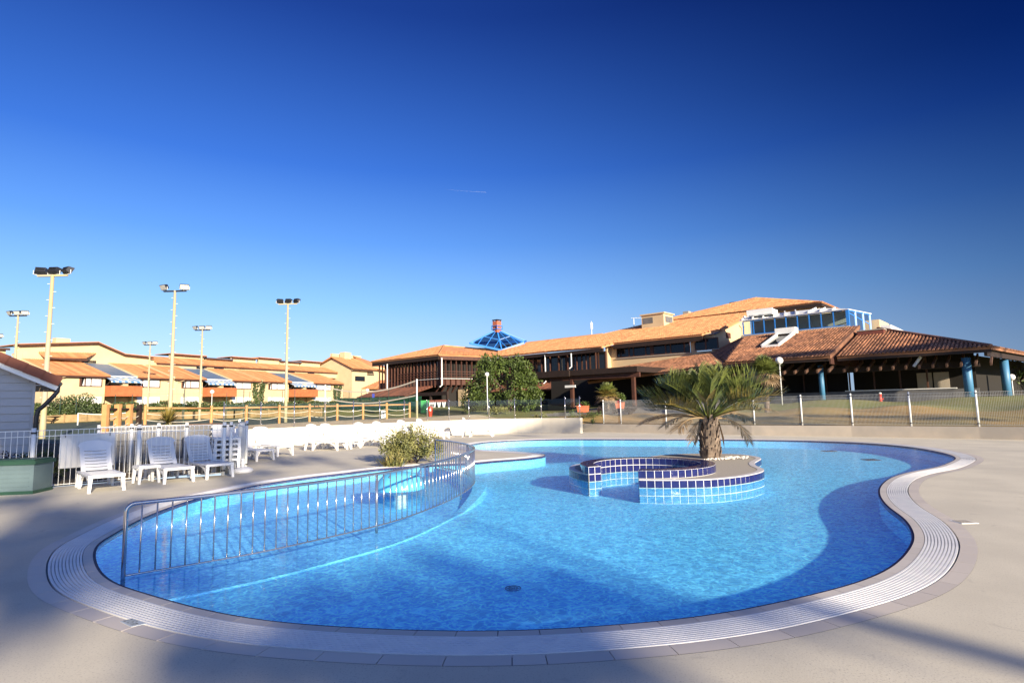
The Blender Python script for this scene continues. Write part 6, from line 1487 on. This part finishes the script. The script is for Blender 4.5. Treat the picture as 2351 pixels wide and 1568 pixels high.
for k in range(0, n_): mb.tube([ct_[int(k * (len(ct_) - 1) / (n_ - 1))], cb_[int(k * (len(cb_) - 1) / (n_ - 1))]], 0.003, 3, cap=False)
for j in range(1, 8): mb.tube([ct_[int(k * (len(ct_) - 1) / 24)].lerp(cb_[int(k * (len(cb_) - 1) / 24)], j / 8) for k in range(25)], 0.003, 3, cap=False)
mb.build('netting', M['black'], t, off)
for p, lab in ((pl[0], 'l'), (pl[-1], 'r')):
    mb = MB(); mb.cyl((p.x, p.y), 0.06, 0.6, 2.0, 10); po = mb.build('post', M['pole'], t, off); mb = MB(); mb.cyl((p.x, p.y), 0.045, 2.0, p.z + 0.08, 10); mb.build('post_sleeve', M['galv'], po, off)
# bin, box, screens
p = og(988, 956.5); t = thing('litter_bin', 'red litter bin with a small white notice behind the glass fence', 'bin', p)
mb = MB(); mb.lathe([(0.13, 0), (0.15, 0.03), (0.12, 0.08), (0.15, 0.15), (0.18, 0.5), (0.18, 0.80), (0.16, 0.84), (1e-4, 0.86)], n=20); mb.build('body', M['redpaint'], t, None, True); mb = MB(); mb.box((0.03, -0.182, 0.55), (0.12, 0.012, 0.14)); mb.build('notice', M['whitepaint'], t)
p = og(881, 960); t = thing('meter_box', 'white utility box beside a timber rope fence post', 'utility box', p)
mb = MB(); mb.bbox(-0.18, 0.18, -0.12, 0.12, 0, 0.60); mb.build('body', M['whitepaint'], t)
for k in range(3): mb = MB(); mb.bbox(-0.03, 0.10, -0.128, -0.12, 0.12 + 0.15 * k, 0.20 + 0.15 * k); mb.build('vent', M['concrete'], t)
sc = [atY(775, 925, 76), atY(830, 925, 70), atY(967, 925, 59)]; sc = [onz(p.x, p.y) for p in sc]
t = thing('windscreen', 'dark green fabric windscreen on posts left of the clubhouse', 'windscreen', sc[1]); off = t.location
for a, b in zip(sc[:-1], sc[1:]):
    for k in range(6):
        p, q_ = a.lerp(b, k / 6), a.lerp(b, (k + 1) / 6); mb = MB(); mb.slab([p, q_, q_ + V((0, 0, 1.3)), p + V((0, 0, 1.3))], 0.02); mb.slab([p + V((0, 0, 1.32)), q_ + V((0, 0, 1.32)), q_ + V((0, 0.15, 1.62)), p + V((0, 0.1, 1.62))], 0.02); mb.build('fabric', M['screen'], t, off); mb = MB(); mb.cyl((p.x, p.y), 0.03, p.z, p.z + 2.6 if k % 3 == 0 else p.z + 1.7, 6); mb.build('post', M['darkgreen'], t, off)
p = onz(*atY(976, 930, 58).xy); t = thing('green_panel', 'bright green upright panel at the end of the windscreen', 'panel', p); mb = MB(); mb.bbox(-0.42, 0.42, -0.03, 0.03, 0.0, 1.25); mb.build('board', M['greenpaint'], t); mb = MB(); mb.bbox(-0.46, -0.42, -0.04, 0.04, 0, 1.3); mb.build('post', M['darkgreen'], t)
p = onz(*atY(857, 930, 69).xy); t = thing('blue_panel', 'small bright blue panel above the green windscreen', 'panel', p); mb = MB(); mb.bbox(-0.14, 0.14, -0.03, 0.03, 1.2, 2.2); mb.build('board', M['navyfabric'], t); mb = MB(); mb.cyl((0, 0.05), 0.03, 0, 2.2, 6); mb.build('post', M['darkgreen'], t)
for (u, wd_, lab) in ((993, 0.34, 'smaller red topped table with white cloth under the clubhouse veranda'), (1012, 0.62, 'wider red topped table with white cloth under the clubhouse veranda')):
    p = onz(*atY(u, 930, 63).xy); t = thing('covered_table', lab, 'table', p, group='red topped tables'); mb = MB(); mb.bbox(-wd_, wd_, -0.4, 0.4, 0.55, 0.80); mb.build('top_cloth', M['brickdk'], t)
    for k in range(5): mb = MB(); x = -wd_ + 0.1 + (2 * wd_ - 0.2) * k / 4; mb.beam((x, -0.38, 0.55), (x + 0.1 * (1 if k % 2 else -1), -0.38, 0.0), 0.12, 0.12); mb.build('leg', M['whitepaint'], t)

# ------------------------------------------------------------------ trees, shrubs, planters
def tree(name, label, loc, crown, trunk_h, seed, n, L=0.2, mat='leaf', cat='tree', group=None, rad0=0.2):
    rg = random.Random(seed); t = thing(name, label, cat, loc, group=group); mb = MB()
    mb.tube([(0, 0, -0.2), (0.05, 0, trunk_h * 0.5), (0, 0.05, trunk_h)], [rad0 * 1.2, rad0, rad0 * 0.75], 10)
    for k in range(9):
        c, r = crown[k % len(crown)]; e = V(c) + rdir(rg) * (r if isinstance(r, (int, float)) else r[0]) * 0.5; mb.tube([(0, 0, trunk_h * 0.8), V((0, 0, trunk_h)).lerp(e, 0.5) + V((0, 0, 0.2)), e], [rad0 * 0.55, rad0 * 0.35, rad0 * 0.12], 6)
    mb.build('trunk', M['bark'], t); mb = MB()
    for c, r in crown:
        rv = r if isinstance(r, (int, float)) else sum(r) / 3
        for k in range(int(n * rv * rv)): 
            d = rdir(rg); q_ = V(c) + V((d.x * (r if isinstance(r, (int, float)) else r[0]), d.y * (r if isinstance(r, (int, float)) else r[1]), d.z * (r if isinstance(r, (int, float)) else r[2]))) * rg.uniform(0.72, 1.0)
            clump(mb, rg, q_, 0.22, 8, L, L * 0.55, 0.2)
    mb.build('crown', M[mat], t); return t
tb = onz(-0.42, 48.3)
rg = random.Random(4); crown = [((-0.45, 0, 2.2), (2.7, 2.3, 2.0))]
for k in range(52):
    a = rg.uniform(0, 6.28); z = 0.2 + 4.0 * rg.random() ** 0.9; w_ = 2.75 * math.sqrt(max(0.05, 1 - ((z - 0.6) / 4.1) ** 2)); crown.append(((-0.45 + w_ * math.cos(a), w_ * math.sin(a) * 0.85, z + 0.1), rg.uniform(0.45, 0.8)))
tree('leafy_tree', 'big rounded leafy tree in front of the clubhouse inner corner', tb, crown, 1.6, 5, 50, 0.22)
fan_palm('palm_tree', 'small yellowing fan palm behind the mesh fence by the clubhouse entrance', og(1396, 943), 1.15, 0.11, 40, 0.62, 0.55, 3, ('palm', 'palmy', 'palmdry'))
pp = atY(1755, 848, 35.5); fan_palm('palm_tree', 'green fan palm standing behind the island palm near the globe lamp', onz(pp.x, pp.y), pp.z - tz(pp.x, pp.y) - 0.25, 0.14, 46, 0.75, 0.55, 6, ('palm', 'palm', 'palmdry'))
def shrub(u, v, wd_, ht, mat, label, seed, n=26, L=0.12, name='shrub', loc=None, sq=0.3):
    p = loc or og(u, v); rg = random.Random(seed); t = thing(name, label, 'shrub', p); mb = MB()
    for k in range(14): a = rg.uniform(0, 6.28); e = V((math.cos(a) * wd_ * 0.4, math.sin(a) * wd_ * 0.3, ht * rg.uniform(0.5, 0.95))); mb.tube([(0, 0, -0.05), e * 0.6, e], [0.02, 0.012, 0.005], 4)
    mb.build('stem', M['bark'], t); mb = MB()
    for k in range(n): a = rg.uniform(0, 6.28); r = wd_ / 2 * math.sqrt(rg.random()); clump(mb, rg, (r * math.cos(a), r * math.sin(a) * 0.7, ht * (0.25 + 0.7 * rg.random() * (1 - 0.4 * (2 * r / wd_) ** 2))), wd_ * 0.11, 40, L, L * 0.5, sq)
    mb.build('foliage', M[mat], t)
shrub(1143, 951, 1.6, 0.55, 'olive', 'low pale green shrub at the foot of the big leafy tree', 1)
shrub(1110, 942, 2.4, 0.8, 'leaf', 'dark low bush at the left foot of the big leafy tree', 17)
shrub(1198, 941, 2.6, 0.7, 'leaf', 'green bush at the right foot of the big leafy tree', 18)
shrub(1448, 951, 0.9, 0.55, 'purple', 'dark purple shrub behind the mesh fence left of the island palm', 2, 20, 0.09)
shrub(1416, 951, 0.7, 0.5, 'purple', 'dark purple shrub between the planter and the small fan palm', 3, 18, 0.09)
shrub(1385, 950, 0.8, 0.6, 'purple', 'dark purple shrub behind the first mesh fence post', 9, 18, 0.09)
shrub(2002, 907, 2.1, 1.0, 'leaf', 'feathery green shrub before the dark veranda', 5, 50, 0.16)
shrub(2135, 905, 1.0, 0.8, 'leaf', 'small green shrub against the low veranda wall', 6, 20, 0.13)
for i, (u, v, lab) in enumerate(((1238, 958, 'tuft of grass on the sand behind the cream wall'), (1342, 957, 'low green plants along the path edge behind the glass fence'))):
    shrub(u, v, 0.9 if i == 0 else 2.2, 0.25, 'olive' if i == 0 else 'leaf', lab, 40 + i, 16, 0.1, 'low_plant')
# dark yucca beside the wall corner, grey planter with yucca behind the white fence
def spiky(label, loc, n_, L, mat, seed, name='yucca'):
    rg = random.Random(seed); t = thing(name, label, 'plant', loc); mb = MB()
    for k in range(n_):
        a = rg.uniform(0, 6.28); e = rg.uniform(-0.15, 1.45); h = V((math.cos(a), math.sin(a), 0)); d = (h * math.cos(e) + V((0, 0, math.sin(e)))); s = V((-h.y, h.x, 0)) * L * 0.03; b = V((0, 0, 0.05)); l_ = L * rg.uniform(0.75, 1.1)
        mb.add([b - s * .5, b + s * .5, b + d * l_ * 0.5 + s, b + d * l_ * 0.5 - s, b + d * l_ - V((0, 0, 0.12 * l_))], [(0, 1, 2, 3), (3, 2, 4)])
    mb.build('leaf_rosette', M[mat], t)
wp_ = gz(1363, 971.5, 0.52); mb = MB(); spiky('dark spiky plant in the angle of the wall before the mesh fence', V((wp_.x, wp_.y + 0.3, 0.42)), 70, 0.45, 'hedge', 12)
pc = V((-10.3, 17.8, 0)); px_ = V((0.93, 0.36, 0)); pyv = V((-px_.y, px_.x, 0))
t = thing('concrete_planter', 'large grey concrete planter box behind the inner white fence', 'planter', pc)
mb = MB(); mb.box(pc + V((0, 0, 0.62)), (2.9, 1.2, 1.25), (px_, pyv, V((0, 0, 1)))); mb.build('box', M['concrete'], t, t.location); mb = MB(); mb.box(pc + V((0, 0, 1.26)), (2.75, 1.05, 0.04), (px_, pyv, V((0, 0, 1)))); mb.build('soil', M['soil'], t, t.location)
yp = atY(385, 972, 17.9); spiky('bushy yucca with narrow green leaves growing in the grey planter', V((yp.x, 17.9, 1.28)), 190, 0.62, 'palmy', 14)
lw = V((-13.2, 16.6, 0)); t = thing('concrete_wall', 'low shaded concrete wall behind the white fence near the shed', 'wall', lw)
mb = MB(); mb.box(lw + V((0, 0.2, 0.42)), (4.4, 0.3, 0.85), (V((0.96, 0.28, 0)), V((-0.28, 0.96, 0)), V((0, 0, 1)))); mb.build('wall_body', M['concrete'], t, t.location)
for (u, w_, lab, s_) in ((85, 1.3, 'dark shrub behind the white fence beside the shed downpipe', 51), (40, 1.6, 'red tinged low shrub at the foot of the shed wall', 52)):
    q_ = gz(u, 1095, 0); shrub(u, 0, w_, 0.75, 'hedge' if s_ == 51 else 'purple', lab, s_, 30, 0.09, loc=V((q_.x * 14.7 / q_.y, 14.7, 0)))
# terracotta planters
for (u, v, sz, lab) in ((1338, 934, 0.80, 'pair of square terracotta planters left of the entrance post'), (1423, 933, 0.62, 'terracotta planter with leafy plant right of the entrance post')):
    p = onz(*atY(u, 925, 44).xy); t = thing('terracotta_planter', lab, 'planter', p, R(-20)); mb = MB()
    s_ = sz / 2; mb.add([(-s_ * .85, -s_ * .85, 0), (s_ * .85, -s_ * .85, 0), (s_ * .85, s_ * .85, 0), (-s_ * .85, s_ * .85, 0), (-s_, -s_, 0.42), (s_, -s_, 0.42), (s_, s_, 0.42), (-s_, s_, 0.42)], [(3, 2, 1, 0), (4, 5, 6, 7), (0, 1, 5, 4), (1, 2, 6, 5), (2, 3, 7, 6), (3, 0, 4, 7)]); mb.bbox(-s_ - .03, s_ + .03, -s_ - .03, s_ + .03, 0.42, 0.48); mb.build('pot', M['terracotta'], t)
    rg = random.Random(int(u)); mb = MB()
    for k in range(14 if u > 1400 else 6): clump(mb, rg, (rg.uniform(-s_, s_), rg.uniform(-s_, s_), 0.55 + rg.random() * (0.6 if u > 1400 else 0.15)), 0.14, 30, 0.14, 0.09, 0.3)
    mb.build('foliage', M['leaf'], t); mb = MB()
    for k in range(3): clump(mb, rg, (rg.uniform(-s_, s_), -s_, 0.56), 0.06, 8, 0.07, 0.06, 0.3)
    mb.build('flower', M['flower'], t)
# hydrant
p = og(2022, 921.5); t = thing('hydrant', 'red fire hydrant on the lawn behind the mesh fence', 'hydrant', p)
mb = MB(); mb.lathe([(0.11, 0), (0.11, 0.04), (0.08, 0.06), (0.08, 0.42), (0.10, 0.44), (0.095, 0.50)], n=16); mb.build('body', M['redpaint'], t, None, True); mb = MB(); mb.lathe([(0.095, 0.50), (0.08, 0.56), (1e-4, 0.60)], n=16); mb.build('cap', M['whitepaint'], t, None, True); mb = MB(); mb.tube([(0.07, -0.02, 0.16), (0.17, -0.06, 0.16)], 0.045, 10); mb.build('outlet', M['redpaint'], t)
# trees beyond the right end
for (u, Y, hgt, w_, lab, sd_) in ((2338, 52, 4.0, 2.4, 'dark leafy tree behind the clubhouse at the right edge', 61),):
    p = atY(u, 900, Y); tree('leafy_tree', lab, onz(p.x, p.y), [((0, 0, hgt * .6), (w_, w_, hgt * .38)), ((1.5, 0, hgt * .5), 1.2), ((-1.4, .3, hgt * .45), 1.1)], hgt * 0.4, sd_, 26, 0.3)
# vapour trail high up
a, b = atY(1018, 434.5, 2600), atY(1116, 442, 2600); mb = MB(); mb.tube([a, a.lerp(b, 0.5) + V((0, 0, -2)), b], [0.02, 0.12, 0.22], 6)
vt = mb.build('vapour_trail', pmat('ice_vapour', (0.45, 0.50, 0.58), 0.9)); tag(vt, 'thin white vapour trail in the middle of the blue sky', 'vapour trail')

# ------------------------------------------------------------------ tall pines behind the viewer: they stand outside the frame and cast the long shadows over deck and pool
SH = V((SD.x, SD.y, 0)).normalized(); TE = math.tan(SUN_EL); LAT = V((-SH.y, SH.x, 0))
PINES = [(11.4, -14.8), (13.6, -12.9), (8.2, -16.4), (5.0, -17.6), (-1.0, -17.5), (30.5, 5.0), (36.5, 2.0), (43.0, 17.0)]
# where their crowns are shaded: photo point, radius across the sun (m), height above the deck or None for the open ground
SHADE = [(30,1150,.45,0),(60,1240,.5,0),(140,1175,.4,0),(215,1200,.45,0),(120,1300,.4,0),(30,1330,.45,0),(300,1160,.3,0),(250,1230,.4,0),(350,1110,.3,0),(330,1215,.3,0),(90,1400,.3,0),
 (430,1085,.4,0),(600,1085,.35,0),(560,1110,.3,0),(660,1062,.4,0),(720,1052,.35,0),(620,1050,.45,0),(545,1062,.5,0),
 (235,1030,.5,.85),(228,1055,.5,.55),(245,1085,.35,.35),(372,1050,.4,.5),(470,1040,.4,.5),(500,1060,.4,.6),(500,1000,.5,1.0),(60,1060,.6,.4),(10,1090,.5,.5),(372,1022,.5,.85),(470,1015,.45,.85),(545,1005,.5,.7),(585,1005,.4,.7),(190,1015,.5,1.1),(150,1000,.6,1.2),(330,1010,.5,1.1),(420,1000,.6,1.1),(490,985,.5,1.3),(100,1060,.4,.5),(30,1095,.5,.4),
 (20,870,.9,2.7),(60,890,.8,2.4),(20,930,1.0,1.9),(60,960,.9,1.4),(40,1010,.7,.9),(110,1000,.5,.9),(-40,900,1.0,2.2),(-40,980,1.0,1.3),
 (330,1330,.25,0),(400,1290,.25,0),(480,1330,.22,0),(250,1280,.3,0),
 (470,1480,.22,0),(520,1530,.22,0),(600,1510,.2,0),(700,1500,.2,0),(800,1520,.2,0),(900,1530,.18,0),(1000,1535,.18,0),(640,1560,.2,0),(760,1560,.18,0),(1100,1535,.16,0),(1200,1530,.18,0),(1300,1540,.18,0),(1420,1520,.18,0),(430,1520,.2,0),(900,1560,.18,0),(1150,1560,.18,0),(1400,1560,.16,0),
 (900,1400,.28,0),(800,1365,.25,0),(1000,1410,.3,0),(1130,1425,.25,0),(1270,1410,.25,0),(1000,1330,.28,0),(1400,1390,.25,0),(1330,1340,.28,0),(1500,1385,.25,0),(1180,1300,.25,0),(1420,1300,.22,0),(1540,1345,.22,0),(1080,1260,.2,0),(1650,1380,.2,0),(700,1410,.22,0),
 (1215,985,.45,.3),(1260,975,.5,.5),(1310,985,.5,.4),(1200,1000,.3,0),
 (1480,955,.5,None),(1560,950,.6,None),(1650,958,.7,None),(1720,962,.6,None),(1790,960,.5,None),(1860,955,.45,None),(1950,956,.4,None),(2050,957,.4,None),(1780,972,.5,None),(1860,974,.5,None),(2150,960,.35,None),(2250,962,.35,None),(1420,945,.5,None)]
LOW2 = [K(a_, b_, low2z(b_)) for a_, b_ in ((44.0, -8.2), (45.6, -7.4), (47.2, -7.8), (46.5, -6.2), (43, -8.6), (47.8, -8.6))] + [K(38.5, -9, 4.6), K(36, -9, 4.6)]
TARGETS = []
for u, v, r, z in SHADE: TARGETS.append((og(u, v) if z is None else gz(u, v, z) if z == 0 else atY(u, v, 15.0 if u < 520 else (18.5 if u < 700 else 33.0)), r))
TARGETS += [(p, 0.9) for p in LOW2]
pclump = {i: [] for i in range(len(PINES))}
for g, r in TARGETS:
    best = min(range(len(PINES)), key=lambda i: abs((V((*PINES[i], 0)) - g).dot(LAT)) + (0 if (V((*PINES[i], 0)) - g).dot(SH) > 6 else 99))
    tr = V((*PINES[best], 0)); k = (tr - g).dot(SH); k += random.uniform(-1.0, 1.0)
    pclump[best].append((V((g.x, g.y, g.z)) + SH * k + V((0, 0, k * TE)), r))
for i, (x, y) in enumerate(PINES):
    lab = ['tall pine behind the viewer shading the left pool floor', 'pine behind the viewer on the right casting trunk shadows on the right deck', 'pine behind the viewer shading the middle of the front deck', 'pine behind the viewer shading the front left deck', 'pine behind the viewer on the left shading the left deck', 'pine right of the frame shading the lawn behind the mesh fence', 'outer pine right of the frame shading the lawn', 'tall pine right of the frame shading the clubhouse eave'][i]
    if not pclump[i]: pclump[i].append((V((x, y, 9)), 1.0))
    t = thing('pine_tree', lab, 'tree', (x, y, 0), group='pines behind the viewer'); off = t.location; rg = random.Random(100 + i)
    hh = max([c.z for c, r in pclump[i]] + [8.0]) + 0.6
    mb = MB(); pts = [V((x + 0.12 * math.sin(k * 0.9 + i), y + 0.12 * math.cos(k * 0.7), hh * k / 8 - 0.1)) for k in range(9)]; mb.tube(pts, [0.15 * (1 - 0.75 * k / 8) for k in range(9)], 10)
    for c, r in pclump[i]: mb.tube([V((x, y, max(1.5, c.z - 0.7 - 0.2 * (c - V((x, y, c.z))).length))), (V((x, y, c.z - 0.4)) + c) / 2, c], [0.05, 0.035, 0.015], 5)
    mb.build('trunk', M['bark'], t, off); mb = MB()
    for c, r in pclump[i]:
        for k in range(int(70 + 1300 * r * r)):
            p = c + LAT * (r * rg.gauss(0, 0.5)) + SH * rg.gauss(0, 0.5) * min(r, 0.5) + V((0, 0, r * 0.45 * rg.gauss(0, 0.5))); leaf(mb, p, rdir(rg), rdir(rg), 0.24, 0.12)
    mb.build('crown', M['needle'], t, off)
